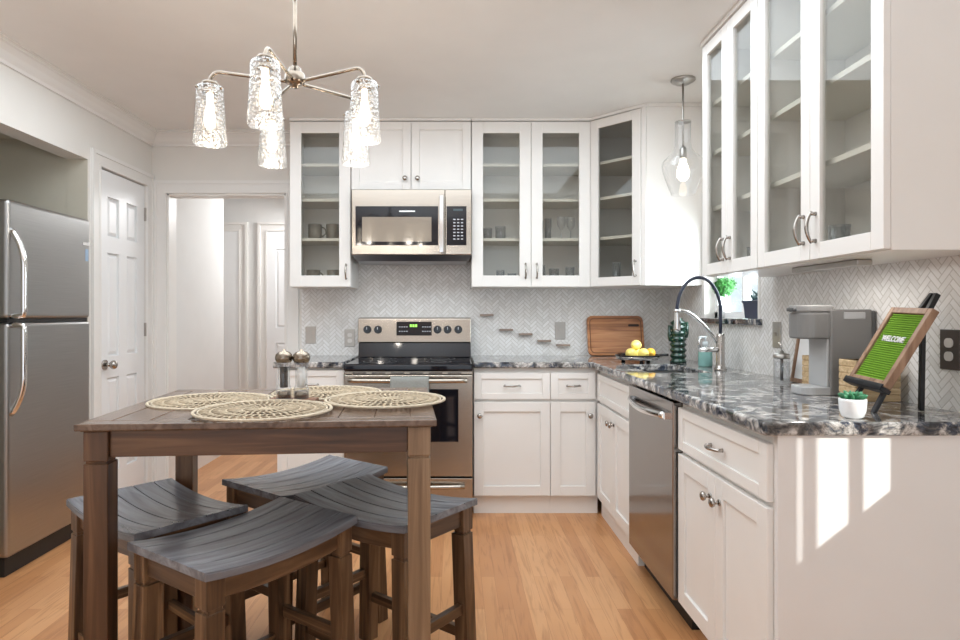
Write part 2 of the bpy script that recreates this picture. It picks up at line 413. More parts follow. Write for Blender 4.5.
# right wall with two windows
WY0, WY1, WZ0, WZ1 = 3.05, 3.70, 1.176, 1.68
VY0, VY1, VZ0, VZ1 = .90, 1.38, .985, 1.56
m = MB()
m.box(XR, XR+.14, YF, VY0, 0, CE).box(XR, XR+.14, VY0, VY1, 0, VZ0).box(XR, XR+.14, VY0, VY1, VZ1, CE).box(XR, XR+.14, VY1, WY0, 0, CE)
m.box(XR, XR+.14, WY0, WY1, 0, WZ0-.03).box(XR, XR+.14, WY0, WY1, WZ1, CE).box(XR, XR+.14, WY1, YB, 0, CE)
struct(m.build('wall_right', wall_m))
# the wall of the dining end with its wide glazed opening
m = MB().box(XL, -2.0+.0, YF-.1, YF, 0, CE).box(1.42, XR, YF-.1, YF, 0, CE).box(-2.0, 1.42, YF-.1, YF, 2.34, CE)
struct(m.build('wall_front', wall_m))
# hall beyond the doorway
struct(MB().box(-2.12, -2.0, YB+.12, 5.42, 0, CE).box(-3.0, -2.12, 5.30, 5.42, 0, CE).box(-3.05, -3.0, 5.3, 6.5, 0, CE).build('wall_hall_left', hall_m))
struct(MB().box(-.95, -.9, YB+.12, 6.4, 0, CE).build('wall_hall_right', hall_m))
struct(MB().box(-3.0, -.9, 6.4, 6.5, 0, CE).build('wall_hall_back', hall_m))
# trims
def casing_back(mb, x0, x1, z1, y, w=.09, t=.018):
    for (a, b, tt) in ((0, w, t*.6), (w*.72, w*.98, t), (w*.02, w*.16, t*.85)):
        mb.box(x0-b, x0-a, y-tt, y, 0, z1+b); mb.box(x1+a, x1+b, y-tt, y, 0, z1+b); mb.box(x0-a, x1+a, y-tt, y, z1+a, z1+b)
m = MB(); casing_back(m, DX0, DX1, DZ, YB)
m.box(DX0-.0, DX0+.012, YB, YB+.12, 0, DZ).box(DX1-.012, DX1, YB, YB+.12, 0, DZ).box(DX0, DX1, YB, YB+.12, DZ-.012, DZ)
struct(m.build('trim_1', trim_m))
m = MB()
w = .088
for (a, b, tt) in ((0, w, .011), (w*.72, w*.98, .018), (w*.02, w*.16, .015)):
    m.box(XL, XL+tt, PY0-b, PY0-a, 0, PZ+b); m.box(XL, XL+tt, PY1+a, PY1+b-.001, 0, PZ+b); m.box(XL, XL+tt, PY0-a, PY1+a, PZ+a, PZ+b)
struct(m.build('trim_2', trim_m))
crown = [(0, 0), (.0, -.095), (.012, -.095), (.014, -.078), (.026, -.066), (.036, -.045), (.055, -.022), (.066, -.018), (.068, -.010), (.08, -.008), (.08, 0)]
m = MB().extrude([(XL+a, YF, CE+b) for a, b in crown], (0, YB-YF, 0)).extrude([(XL, YB-a, CE+b) for a, b in crown], (1.03, 0, 0))
struct(m.build('trim_3', trim_m))
# base boards
struct(MB().box(XL, XL+.015, YF, AY0, 0, .11).box(XL, XL+.015, AY1, PY0-.09, 0, .11).build('baseboard_left', trim_m))
struct(MB().box(-2.0, -1.985, YB+.12, 5.42, 0, .11).box(-3.0, -.95, 6.385, 6.4, 0, .11).build('baseboard_hall', trim_m))
# pantry door, six panels
def panel_door(name, M, w, h, mat, cols, rows, depth=.035):
    mb = MB(M)
    mb.box(0, w, 0, depth*.55, 0, h)
    xs = [0]; [xs.extend((a, b)) for a, b in cols]; xs.append(w)
    for k in range(0, len(xs), 2): mb.box(xs[k], xs[k+1], depth*.55, depth, 0, h)
    for a, b in cols:
        zs = [0]; [zs.extend((c, d)) for c, d in rows]; zs.append(h)
        for k in range(0, len(zs), 2): mb.box(a, b, depth*.55, depth, zs[k], zs[k+1])
        for c, d in rows:
            i = .028
            p = [(a+.006, depth*.55, c+.006), (b-.006, depth*.55, c+.006), (b-.006, depth*.55, d-.006), (a+.006, depth*.55, d-.006)]
            q = [(a+i, depth*.9, c+i), (b-i, depth*.9, c+i), (b-i, depth*.9, d-i), (a+i, depth*.9, d-i)]
            va, vb = mb._v(p), mb._v(q); mb._f(vb)
            for k in range(4): mb._f([va[k], va[(k+1) % 4], vb[(k+1) % 4], vb[k]])
    return struct(mb.build(name, mat))
dw_ = PY1-PY0-.012
d1 = panel_door('door_1', frame4((0, 1, 0), (1, 0, 0), (XL-.042, PY0+.006, .012)), dw_, PZ-.02, door_m,
                ((.095, dw_/2-.045), (dw_/2+.045, dw_-.095)), ((.22, .80), (.93, 1.56), (1.66, 1.90)))
k = MB()
k.cyl((XL-.008, 3.765, .895), (XL+.002, 3.765, .895), .03).cyl((XL+.002, 3.765, .895), (XL+.03, 3.765, .895), .011).ball((XL+.05, 3.765, .895), .027, sc=(.85, 1, 1))
k.build('door_knob', pull_m, d1)
h = MB()
for z_ in (.25, 1.05, 1.83): h.box(XL-.012, XL+.004, PY1-.012, PY1+.002, z_, z_+.09)
h.build('door_hinge', pull_m, d1)
# hall doors with casings
for i, (x0, x1) in enumerate(((-2.75, -2.20), (-1.91, -1.30))):
    w = x1-x0
    panel_door('door_%d' % (i+2), frame4((1, 0, 0), (0, -1, 0), (x0, 6.40, .01)), w, 2.03, door_m, ((.09, w-.09),) if i else ((.2, w-.2),), ((.2, .9), (1.05, 1.85)), .03)
    m = MB(); casing_back(m, x0, x1, 2.04, 6.40, .095, .045); struct(m.build('trim_%d' % (i+4), trim_m))
# window over the sink
def window(name, y0, y1, z0, z1, muntins, rail):
    m = MB(); f = .035
    m.box(XR+.05, XR+.11, y0, y0+f, z0, z1).box(XR+.05, XR+.11, y1-f, y1, z0, z1).box(XR+.05, XR+.11, y0, y1, z0, z0+f).box(XR+.05, XR+.11, y0, y1, z1-f, z1)
    for y in muntins: m.box(XR+.06, XR+.10, y[0], y[1], z0, z1)
    for z_ in rail: m.box(XR+.06, XR+.10, y0, y1, z_-.015, z_+.015)
    o = struct(m.build(name, door_m))
    MB().box(XR+.078, XR+.082, y0+.01, y1-.01, z0+.01, z1-.01).build('pane', pane_m, o)
    return o
w1 = window('window_1', WY0, WY1, WZ0, WZ1, ((3.35, 3.375),), ())
m = MB(); q0, q1 = XR+.02, XR+.032
m.box(q0, q1, VY0, 1.070, VZ0, VZ1).box(q0, q1, 1.090, 1.121, VZ0, VZ1).box(q0, q1, 1.215, 1.244, VZ0, VZ1).box(q0, q1, 1.327, VY1, VZ0, VZ1).box(q0, q1, VY0, VY1, VZ0, VZ0+.015).box(q0, q1, VY0, VY1, VZ1-.015, VZ1)
w2 = struct(m.build('window_2', door_m)); MB().box(XR+.025, XR+.027, VY0+.01, VY1-.01, VZ0+.01, VZ1-.01).build('pane', pane_m, w2)
struct(MB().box(XR-.035, XR+.14, WY0-.04, WY1+.03, WZ0-.03, WZ0).build('window_sill', gran_m, None, .004))
m = MB().box(XR-.012, XR, WY1, WY1+.035, WZ0, WZ1+.04).box(XR-.012, XR, WY0-.02, WY0, WZ0, WZ1+.04)
struct(m.build('trim_6', trim_m))
# tile backsplash
struct(MB().box(-1.062, XR, YB-.008, YB, .90, 1.62).build('backsplash_back', tile_m))
m = MB().box(XR-.008, XR, 1.60, WY0-.02, .90, 1.40).box(XR-.008, XR, WY0-.02, YB-.008, .90, WZ0-.03).box(XR-.008, XR, WY1+.035, YB-.008, WZ0-.03, 1.40)
struct(m.build('backsplash_right', tile_m))

# ------------------------------------------------------------------ cabinets
def bow_pull(M, c, half, axis, mat, parent, name='handle', out=.03):
    """curved bar pull; c = local centre on the door face (x, y, z); axis 0 horizontal, 2 upright"""
    mb = MB(M); x, y, z = c; P = []
    for t in [i/10 for i in range(-10, 11)]:
        o = y + out*(1-.55*t*t); q = [x, o, z]; q[axis] += half*t; P.append(q)
    rr = [.0045+.0022*(1-abs(i-10)/10) for i in range(21)]
    mb.tube(P, rr, 8)
    for s_ in (-1, 1):
        q = [x, y, z]; q[axis] += s_*half*.86
        r = list(q); r[1] = y+out*.62
        mb.cyl(q, r, .007, .005, 10)
    return mb.build(name, mat, parent, world=True)
def knob(M, c, mat, parent, r=.016):
    x, y, z = c; mb = MB(M)
    mb.cyl((x, y, z), (x, y+.004, z), .010, n=14).cyl((x, y+.004, z), (x, y+.018, z), .006, n=12)
    mb.loft([mb.ring(mb_c, (0, 1, 0), q, 16) for mb_c, q in (((x, y+.016, z), .007), ((x, y+.02, z), r*.85), ((x, y+.026, z), r), ((x, y+.031, z), r*.8), ((x, y+.034, z), r*.3))])
    return mb.build('knob', mat, parent, world=True)
def shaker(M, x0, x1, z0, z1, y, parent, name='door', glass=False, st=.058, t=.02, mat=None):
    mb = MB(M); g = .0015; x0 += g; x1 -= g; z0 += g; z1 -= g
    mb.box(x0, x0+st, y, y+t, z0, z1).box(x1-st, x1, y, y+t, z0, z1)
    mb.box(x0+st, x1-st, y, y+t, z0, z0+st).box(x0+st, x1-st, y, y+t, z1-st, z1)
    if not glass: mb.box(x0+st, x1-st, y, y+t-.009, z0+st, z1-st)
    o = mb.build(name, mat or cab_m, parent, .0015, 1, world=True)
    if glass:
        MB(M).box(x0+st-.004, x1-st+.004, y+.007, y+.011, z0+st-.004, z1-st+.004).build('glass_pane', glass_m, o, world=True)
    return o
def slab(M, x0, x1, z0, z1, y, parent, name='drawer', t=.02):
    mb = MB(M); g = .0015
    st = .045; x0 += g; x1 -= g; z0 += g; z1 -= g
    mb.box(x0, x0+st, y, y+t, z0, z1).box(x1-st, x1, y, y+t, z0, z1).box(x0+st, x1-st, y, y+t, z0, z0+st*.8).box(x0+st, x1-st, y, y+t, z1-st*.8, z1)
    mb.box(x0+st, x1-st, y, y+t-.007, z0+st*.8, z1-st*.8)
    return mb.build(name, cab_m, parent, .0015, 1, world=True)
def carcass(M, w, d, parent, toe=.05, name='carcass', z1=.876):
    mb = MB(M); t = .018
    mb.box(0, w, 0, d-toe, 0, .105)
    mb.box(0, t, 0, d, .105, z1).box(w-t, w, 0, d, .105, z1).box(t, w-t, 0, .012, .105, z1).box(t, w-t, .012, d, .105, .123)
    mb.box(t, w-t, d-.04, d, z1-.03, z1).box(t, w-t, d-.02, d-.001, .655, .715)
    return mb.build(name, cab_m, parent, world=True)
BYF = 3.76      # back run carcass front
RXF = .862      # right run carcass front
def MBk(x, y=YB-.009): return frame4((1, 0, 0), (0, -1, 0), (x, y, 0))
def MRt(y, x=XR-.009): return frame4((0, -1, 0), (-1, 0, 0), (x, y, 0))
DB = YB-.009-BYF; DR = XR-.009-RXF
# left of range
t = thing('base_cabinet', 'small white base cabinet on the left side of the range', 'cabinet', (-.86, 4.05, 0))
M = MBk(-1.062); carcass(M, .40, DB, t)
dr = slab(M, 0, .40, .692, .866, DB, t); bow_pull(M, (.20, DB+.02, .78), .05, 0, pull_m, dr)
d = shaker(M, 0, .40, .114, .684, DB, t); knob(M, (.36, DB+.02, .64), pull_m, d)
# right of range
t = thing('base_cabinet', 'white base cabinet with one drawer and one door directly right of the range', 'cabinet', (.34, 4.05, 0))
M = MBk(.112); carcass(M, .456, DB, t, .02)
dr = slab(M, 0, .456, .690, .850, DB, t); bow_pull(M, (.228, DB+.02, .772), .05, 0, pull_m, dr)
d = shaker(M, 0, .456, .114, .676, DB, t); knob(M, (.035, DB+.02, .595), pull_m, d)
t = thing('base_cabinet', 'narrow white corner base cabinet under the cutting board end of the counter', 'cabinet', (.71, 4.05, 0))
M = MBk(.569); carcass(M, .29, DB, t, .02)
dr = slab(M, 0, .272, .690, .850, DB, t); bow_pull(M, (.136, DB+.02, .772), .042, 0, pull_m, dr)
d = shaker(M, 0, .272, .114, .676, DB, t); knob(M, (.235, DB+.02, .595), pull_m, d)
# sink base, right run
t = thing('base_cabinet', 'white sink base cabinet with false drawer front between the corner and dishwasher', 'cabinet', (1.17, 3.37, 0))
M = MRt(3.738); carcass(M, .752, DR, t, .012)
slab(M, .03, .752, .690, .850, DR, t, 'false_drawer_front')
for a, b, kx in ((.03, .391, .36), (.391, .752, .42)):
    d = shaker(M, a, b, .114, .676, DR, t); knob(M, (kx, DR+.02, .61), pull_m, d)
t = thing('base_cabinet', 'white base cabinet with one wide drawer and two doors at the near counter end', 'cabinet', (1.17, 2.03, 0))
M = MRt(2.372); wv = 2.372-1.69; carcass(M, wv, DR, t, .07)
dr = slab(M, .004, wv-.002, .690, .850, DR, t); bow_pull(M, (wv/2+.015, DR+.02, .77), .05, 0, pull_m, dr)
for a, b, kx in ((.004, wv/2, wv/2-.036), (wv/2, wv-.002, wv/2+.036)):
    d = shaker(M, a, b, .114, .676, DR, t); knob(M, (kx, DR+.02, .60), pull_m, d)
tag(MB().box(RXF-.002, XR-.001, 1.671, 1.689, 0, .876).build('end_panel', panel_m), 'tall glossy white end panel closing the near end of the right counter', 'panel')
# countertops
cx = [.110, .815, .96, 1.25, XR-.009]; cy = [1.655, 3.06, 3.55, 3.725, YB-.009]
def keep(i, j):
    if i == 0: return j == 3
    return not (i == 2 and j == 1)
tag(MB().grid(cx, cy, keep, .877, .914).build('countertop', gran_m, None, .009, 3), 'long L-shaped black and white granite countertop with the sink cut-out', 'countertop')
tag(MB().box(-1.085, -.660, 3.725, YB-.009, .877, .914).build('countertop', gran_m, None, .009, 3), 'short piece of granite countertop on the left side of the range', 'countertop')
# sink
m = MB(); a0, a1, b0, b1 = .965, 1.245, 3.065, 3.545
m.box(a0-.012, a0, b0-.012, b1+.012, .68, .876).box(a1, a1+.012, b0-.012, b1+.012, .68, .876).box(a0, a1, b0-.012, b0, .68, .876).box(a0, a1, b1, b1+.012, .68, .876).box(a0-.012, a1+.012, b0-.012, b1+.012, .67, .68)
sk = tag(m.build('sink', steel('sink_steel', (.6, .6, .6), .3)), 'undermounted stainless steel sink basin below the arched faucet', 'sink')
MB().cyl((1.10, 3.3, .68), (1.10, 3.3, .684), .045).build('drain', chrome_m, sk)

SHZ = (1.69, 1.945, 2.172)
UZ0, UZ1 = 1.372, 2.436
def wall_cab(M, w, d, t, doors, z0=UZ0, z1=UZ1, glass=True, shelves=SHZ, top=True, st=.052):
    p = .017; mb = MB(M)
    mb.box(0, p, 0, d, z0, z1).box(w-p, w, 0, d, z0, z1).box(p, w-p, 0, d, z0, z0+p).box(p, w-p, 0, d, z1-p, z1).box(p, w-p, 0, .008, z0+p, z1-p)
    if glass and len(doors) > 1: mb.box(doors[0][1]-.016, doors[0][1]+.016, d-.018, d, z0+p, z1-p)
    mb.build('carcass', cab_m, t, world=True)
    for z_ in (shelves if glass else ()):
        MB(M).box(p+.001, w-p-.001, .01, d-.022, z_-.018, z_).build('shelf', cabin_m, t, world=True)
    if top: MB(M).box(0, w, 0, d+.028, z1, z1+.018).build('top_moulding', cab_m, t, world=True)
    out = []
    for a, b, hx, hz in doors:
        dd = shaker(M, a, b, z0+.001, z1-.004, d, t, glass=glass, st=st)
        if glass: bow_pull(M, (hx, d+.02, hz), .05, 2, pull_m, dd)
        else: knob(M, (hx, d+.02, hz), pull_m, dd)
        out.append(dd)
    return out
UD = .31
t = thing('wall_cabinet', 'narrow glass-door wall cabinet holding grey mugs left of the microwave', 'cabinet', (-.86, 4.19, UZ0))
wall_cab(MBk(-1.058), .39, UD, t, ((0, .39, .362, 1.47),), st=.072)
t = thing('wall_cabinet', 'short white solid two-door wall cabinet directly above the microwave', 'cabinet', (-.28, 4.19, 2.0))
wall_cab(MBk(-.664), .766, UD, t, ((0, .383, .345, 2.065), (.383, .766, .425, 2.065)), z0=1.992, glass=False)
t = thing('wall_cabinet', 'wide two-door glass wall cabinet with clear glassware right of the microwave', 'cabinet', (.49, 4.19, UZ0))
wall_cab(MBk(.106), .762, UD, t, ((0, .381, .345, 1.475), (.381, .762, .417, 1.475)), st=.072)
# right wall cabinets
UDR = XR-.009-1.165
t = thing('wall_cabinet', 'glass-door right wall cabinet beside the hanging bell pendant, the farther one', 'cabinet', (1.32, 2.63, UZ0))
wall_cab(MRt(2.905), .528, UDR, t, ((0, .264, .232, 1.475), (.264, .528, .296, 1.475)))
t = thing('wall_cabinet', 'large glass-door right wall cabinet hanging above the coffee maker', 'cabinet', (1.32, 2.02, UZ0))
wall_cab(MRt(2.374), .70, UDR, t, ((0, .35, .316, 1.475), (.35, .70, .384, 1.475)))
# diagonal corner cabinet
t = thing('wall_cabinet', 'diagonal corner glass-door wall cabinet above the cutting board', 'cabinet', (1.2, 4.1, UZ0))
x0, x1, y0, y1 = .871, XR-.009, 3.742, YB-.009
A, B = (x0, 4.03), (1.145, y0)
pent = [(x0, y1), (x1, y1), (x1, y0), B, A]
def inset(dx=.018): return [(x0+dx, y1-.01), (x1-.01, y1-.01), (x1-.01, y0+dx), (B[0]+.006, y0+dx+.01), (x0+dx+.006, A[1]+.012)]
m = MB().prism(pent, UZ0, UZ0+.017).prism(pent, UZ1-.017, UZ1)
m.box(x0, x0+.017, 4.03, y1, UZ0+.017, UZ1-.017).box(1.145, x1, y0, y0+.017, UZ0+.017, UZ1-.017)
m.box(x0+.017, x1, y1-.008, y1, UZ0+.017, UZ1-.017).box(x1-.008, x1, y0+.017, y1-.008, UZ0+.017, UZ1-.017)
m.build('carcass', cab_m, t, world=True)
for z_ in SHZ: MB().prism(inset(), z_-.018, z_).build('shelf', cabin_m, t, world=True)
MB().prism([(x0, y1), (x1, y1), (x1, y0-.012), (B[0]-.01, y0-.022), (x0, A[1]-.03)], UZ1, UZ1+.018).build('top_moulding', cab_m, t, world=True)
dg = Vector((B[0]-A[0], B[1]-A[1], 0)); dl = dg.length; dg.normalize()
M = frame4(dg, (dg.y, -dg.x, 0), (A[0], A[1], 0))
d = shaker(M, .012, dl-.03, UZ0+.001, UZ1-.004, .001, t, glass=True, st=.056); bow_pull(M, (dl-.062, .021, 1.475), .05, 2, pull_m, d)
MB(M).box(dl-.029, dl-.001, -.012, .012, UZ0, UZ1).build('face_stile', cab_m, t, world=True)
# light bar under the right wall cabinet
tag(MB().box(1.25, 1.30, 1.95, 2.33, 1.352, 1.371).build('under_cabinet_light', plate_m, None, .004), 'slim light bar fixed under the large right wall cabinet', 'light')

# ------------------------------------------------------------------ range
RX0, RX1 = -.652, .106
t = thing('range', 'stainless steel electric range with black glass cooktop between the base cabinets', 'range', (-.273, 3.98, 0))
MB().box(RX0+.003, RX1-.003, 3.73, YB-.02, .05, .865).build('body', blackp_m, t, world=True)
MB().box(RX0+.03, RX1-.03, 3.78, YB-.04, 0, .05).build('kick_base', toe_m, t, world=True)
m = MB().box(RX0, RX1, 3.655, YB-.1, .866, .908); ck = m.build('cooktop', black_m, t, .012, 3, world=True)
m = MB()
for (x, y, r) in ((-.46, 3.85, .10), (-.10, 3.85, .075), (-.46, 4.10, .075), (-.10, 4.10, .10)):
    for q in (r, r*.6):
        rings = []
        for i in range(40):
            a = 2*PI*i/40; ca, sa = math.cos(a), math.sin(a)
            rings.append(m._v([(x+(q+dx)*ca, y+(q+dx)*sa, z_) for dx, z_ in ((0, .9082), (.003, .9082), (.003, .9088), (0, .9088))]))
        m.loft(rings, closed=True, smooth=False)
m.build('burner_ring', plain('burner_print', (.12, .12, .12), .4), ck, world=True)
MB().box(RX0, RX1, 3.685, 3.725, .845, .865).build('control_rail', steel_m, t, .003, world=True)
m = MB()
for i in range(6): m.box(RX0+.05+i*.112, RX0+.13+i*.112, 3.6835, 3.69, .850, .856)
m.build('vent_slots', black_m, t, world=True)
# oven door
od = MB().box(RX0+.002, RX1-.002, 3.67, 3.728, .248, .842).build('door', steel_m, t, .004, world=True)
MB().box(-.565, .02, 3.6675, 3.672, .452, .760).build('oven_window', black_m, od, world=True)
m = MB(); P = [(RX0+.035+(RX1-RX0-.07)*i/20, 3.615-.014*math.sin(PI*i/20), .815) for i in range(21)]
m.tube(P, .014, 12)
for x in (RX0+.05, RX1-.05): m.box(x-.016, x+.016, 3.615, 3.672, .803, .827)
m.build('handle', steel_m, od, world=True)
wd = MB().box(RX0+.002, RX1-.002, 3.672, 3.728, .06, .238).build('drawer', steel_m, t, .004, world=True)
m = MB(); m.tube([(RX0+.05+(RX1-RX0-.10)*i/20, 3.645-.018*math.sin(PI*i/20), .195) for i in range(21)], .013, 12)
for x in (RX0+.065, RX1-.065): m.box(x-.014, x+.014, 3.64, 3.675, .185, .205)
m.build('handle', steel_m, wd, world=True)
# back guard
m = MB().extrude([(RX0, 4.325, .908), (RX0, 4.225, .908), (RX0, 4.245, 1.008), (RX0, 4.325, 1.008)], (RX1-RX0, 0, 0))
m.build('riser', black_m, t, .004, world=True)
bgd = MB().extrude([(RX0-.004, 4.335, 1.009), (RX0-.004, 4.225, 1.009), (RX0-.004, 4.245, 1.168), (RX0-.004, 4.265, 1.176), (RX0-.004, 4.335, 1.176)], (RX1-RX0+.004, 0, 0)).build('back_panel', steel_m, t, .004, world=True)
def bgy(z_): return 4.225+.02*(z_-1.009)/.159
m = MB(); dsp0, dsp1 = -.395, -.158
m.hexa([(dsp0, bgy(1.055)-.003, 1.055), (dsp1, bgy(1.055)-.003, 1.055), (dsp1, 4.25, 1.055), (dsp0, 4.25, 1.055), (dsp0, bgy(1.148)-.003, 1.148), (dsp1, bgy(1.148)-.003, 1.148), (dsp1, 4.25, 1.148), (dsp0, 4.25, 1.148)])
ds = m.build('display', black_m, bgd, world=True)
m = MB()
for i in range(3): m.box(-.305+i*.018, -.292+i*.018, bgy(1.11)-.0045, bgy(1.11), 1.112, 1.130)
m.build('clock_digits', led_m, bgd, world=True)
for j in range(2):
    for x_ in (-.378, -.222):
        m = MB()
        for i in range(4): m.box(x_+i*.016, x_+.010+i*.016, bgy(1.08)-.005, bgy(1.08)+.002, 1.080+j*.03, 1.086+j*.03)
        m.build('button_row', key_m, bgd, world=True)
for x in (-.592, -.520, -.118, -.05, .022):
    kz = 1.095; y_ = bgy(kz)
    m = MB(); m.cyl((x, y_, kz), (x, y_-.006, kz), .027, n=20).cyl((x, y_-.006, kz), (x, y_-.026, kz), .022, .019, n=20); m.box(x-.004, x+.004, y_-.032, y_-.006, kz-.02, kz+.02)
    kn = m.build('knob', black_m, t, world=True)
    MB().box(x-.002, x+.002, y_-.0335, y_-.03, kz, kz+.018).build('indicator', key_m, kn, world=True)
# towel on the oven handle
m = MB(); nx, nz = 16, 14; F = []; x0, x1 = -.37, -.15
path = []
for z_ in [i/9 for i in range(10)]: path.append((3.581, .50+.31*z_))
path += [(3.582, .830), (3.590, .838), (3.610, .838), (3.624, .830)]
for z_ in [i/7 for i in range(8)]: path.append((3.632, .815-.18*z_))
g = []
for (y, z_) in path:
    g.append([(x0+(x1-x0)*i/nx, y-.006*(1+math.sin(i*1.1))*min(1, max(0, (.83-z_)*8))*(1 if y < 3.6 else -.5), z_) for i in range(nx+1)])
gv = [m._v(r) for r in g]
for a in range(len(g)-1):
    for i in range(nx): m._f([gv[a][i], gv[a][i+1], gv[a+1][i+1], gv[a+1][i]], True)
o = tag(m.build('dish_towel', towel_m), 'grey dish towel folded over the oven door handle', 'towel')
md = o.modifiers.new('solid', 'SOLIDIFY'); md.thickness = .004; md.offset = 0

# ------------------------------------------------------------------ microwave
t = thing('microwave', 'stainless over-the-range microwave with black keypad above the range', 'microwave', (-.272, 4.14, 1.56))
MX0, MX1, MY = -.651, .104, 3.945
MB().box(MX0+.004, MX1-.004, MY+.03, YB-.01, 1.56, 1.985).build('body', blackp_m, t, world=True)
m = MB().hexa([(MX0+.03, MY+.04, 1.535), (MX1-.03, MY+.04, 1.535), (MX1-.03, YB-.05, 1.535), (MX0+.03, YB-.05, 1.535), (MX0, MY+.005, 1.572), (MX1, MY+.005, 1.572), (MX1, YB-.02, 1.572), (MX0, YB-.02, 1.572)])
m.build('underside_vent', steel('vent_steel', (.45, .46, .48), .3), t, world=True)
dr = MB().box(MX0, MX0+.588, MY, MY+.035, 1.573, 1.985).build('door', steel_m, t, .004, world=True)
pn = MB().box(MX0+.589, MX1, MY, MY+.035, 1.573, 1.985).build('control_panel', steel_m, t, .004, world=True)
MB().box(MX0+.025, MX0+.545, MY-.003, MY+.004, 1.632, 1.878).build('door_glass', black_m, dr, world=True)
MB().box(MX0+.067, MX0+.503, MY-.0045, MY+.002, 1.655, 1.81).build('door_window', plain('window_reflection', srgb(150, 138, 124), .1, 0, var=.03), dr, world=True)  # grey-brown reflection of the room put into the window's base colour
MB().box(MX0+.30, MX0+.40, MY-.004, MY, 1.842, 1.850).build('name_plate', badge_m, dr, world=True)
m = MB(); m.box(MX0+.552, MX0+.580, MY-.034, MY-.022, 1.582, 1.945).box(MX0+.556, MX0+.576, MY-.024, MY+.002, 1.60, 1.625).box(MX0+.556, MX0+.576, MY-.024, MY+.002, 1.90, 1.925)
m.build('handle', chrome_m, dr, .004, world=True)
MB().box(MX0+.598, MX1-.032, MY-.003, MY+.004, 1.632, 1.878).build('keypad', black_m, pn, world=True)
m = MB()
for i in range(3):
    for j in range(7): m.box(MX0+.640+i*.024, MX0+.654+i*.024, MY-.0042, MY, 1.668+j*.0205, 1.675+j*.0205)
m.build('key_print', key_m, pn, world=True)
MB().box(MX0+.64, MX0+.70, MY-.0042, MY, 1.848, 1.862).build('display', plain('lcd', srgb(70, 84, 88), .2), pn, world=True)

# ------------------------------------------------------------------ dishwasher
t = thing('dishwasher', 'stainless steel dishwasher built in beside the sink cabinet', 'dishwasher', (1.15, 2.68, 0))
DY0, DY1, DXF = 2.380, 2.978, .826
MB().box(.868, 1.44, DY0+.004, DY1-.004, .12, .868).build('tub', blackp_m, t, world=True)
MB().box(.90, 1.44, DY0+.002, DY1-.002, 0, .119).build('kick_plate', toe_m, t, world=True)
dr = MB().box(DXF, .866, DY0, DY1, .112, .866).build('door', dw_m, t, .004, world=True)
m = MB(); P = [(DXF-.012-.026*math.sin(PI*i/16), DY0+.06+(DY1-DY0-.12)*i/16, .805-.008*math.sin(PI*i/16)) for i in range(17)]
m.tube(P, .014, 10, .8)
for y in (DY0+.06, DY1-.06): m.box(DXF-.016, DXF+.002, y-.014, y+.014, .792, .818)
m.build('handle', chrome_m, dr, world=True)

# ------------------------------------------------------------------ refrigerator
t = thing('refrigerator', 'stainless top-freezer refrigerator standing in the wall alcove', 'refrigerator', (-2.4, 3.14, 0))
FY0, FY1, FX = 2.832, 3.475, -2.02
MB().box(-2.78, -2.092, FY0+.01, FY1-.008, .02, 1.715).build('body', plain('fridge_side', srgb(150, 150, 150), .4), t, .006, world=True)
MB().box(-2.14, FX-.03, FY0+.02, FY1-.02, 0, .085).build('kick_grille', toe_m, t, .003, world=True)
d2 = MB().box(-2.09, FX, FY0, FY1, 1.178, 1.722).build('freezer_door', fridge_m, t, .018, 4, world=True)
d3 = MB().box(-2.09, FX, FY0, FY1, .092, 1.160).build('door', fridge_m, t, .018, 4, world=True)
MB().box(-2.088, FX-.012, FY0+.012, FY1-.012, 1.16, 1.178).build('gasket', toe_m, t, world=True)
def fh(z0, z1, parent):
    P = []; 
    for i in range(25):
        s_ = i/24; e = min(1, s_/.42)
        o = .062*math.sin(e*PI/2)**.75
        P.append((FX-.006+o, 2.856-.0*s_, z1+(z0-z1)*s_))
    P.append((FX+.02, 2.856, z0-.004*(1 if z0 < z1 else -1))); P.append((FX-.004, 2.856, z0-.004*(1 if z0 < z1 else -1)))
    MB().tube(P, .0135, 12, 1.0).build('handle', chrome_m, parent, world=True)
fh(1.195, 1.585, d2); fh(1.145, .742, d3)
MB().box(FX-.002, FX+.0035, 3.40, 3.462, 1.575, 1.590).build('badge', badge_m, d2, world=True)
MB().box(FX-.001, FX+.0015, 3.425, 3.452, 1.49, 1.555).build('sticker', plain('sticker', srgb(150, 175, 200), .5), d2, world=True)

# ------------------------------------------------------------------ table
TH = math.radians(4.6)
t = thing('dining_table', 'counter-height brown wooden dining table with thick legs and placemats on top', 'table', (-.548, 2.033, 0), TH)
hx, hy = .470, .377
m = MB()
n = 8
for i in range(n):
    a = -hx+.07+(2*hx-.14)*i/n; b = -hx+.07+(2*hx-.14)*(i+1)/n
    m.box(a+.001, b-.001, -hy+.056, hy-.056, .896, .914)
m.box(-hx, -hx+.069, -hy+.056, hy-.056, .896, .914).box(hx-.069, hx, -hy+.056, hy-.056, .896, .914).box(-hx, hx, -hy, -hy+.055, .896, .914).box(-hx, hx, hy-.055, hy, .896, .914)
m.box(-hx+.01, hx-.01, -hy+.01, hy-.01, .893, .910)
m.build('tabletop', wood('tabletop_wood', 1, srgb(74, 55, 43), srgb(102, 81, 66), srgb(126, 105, 90), .22), t, .003)
lx, ly, lw = hx-.016, hy-.016, .062
for sx in (-1, 1):
    for sy in (-1, 1):
        m = MB(); xa, xb = sorted((sx*lx, sx*(lx-lw))); ya, yb = sorted((sy*ly, sy*(ly-lw)))
        m.box(xa, xb, ya, yb, .813, .893); m.box(xa+.004, xb-.004, ya+.004, yb-.004, .806, .814); m.box(xa, xb, ya, yb, 0, .807)
        m.build('leg', leg_lit if sx > 0 else twz, t, .003)
i_ = .012
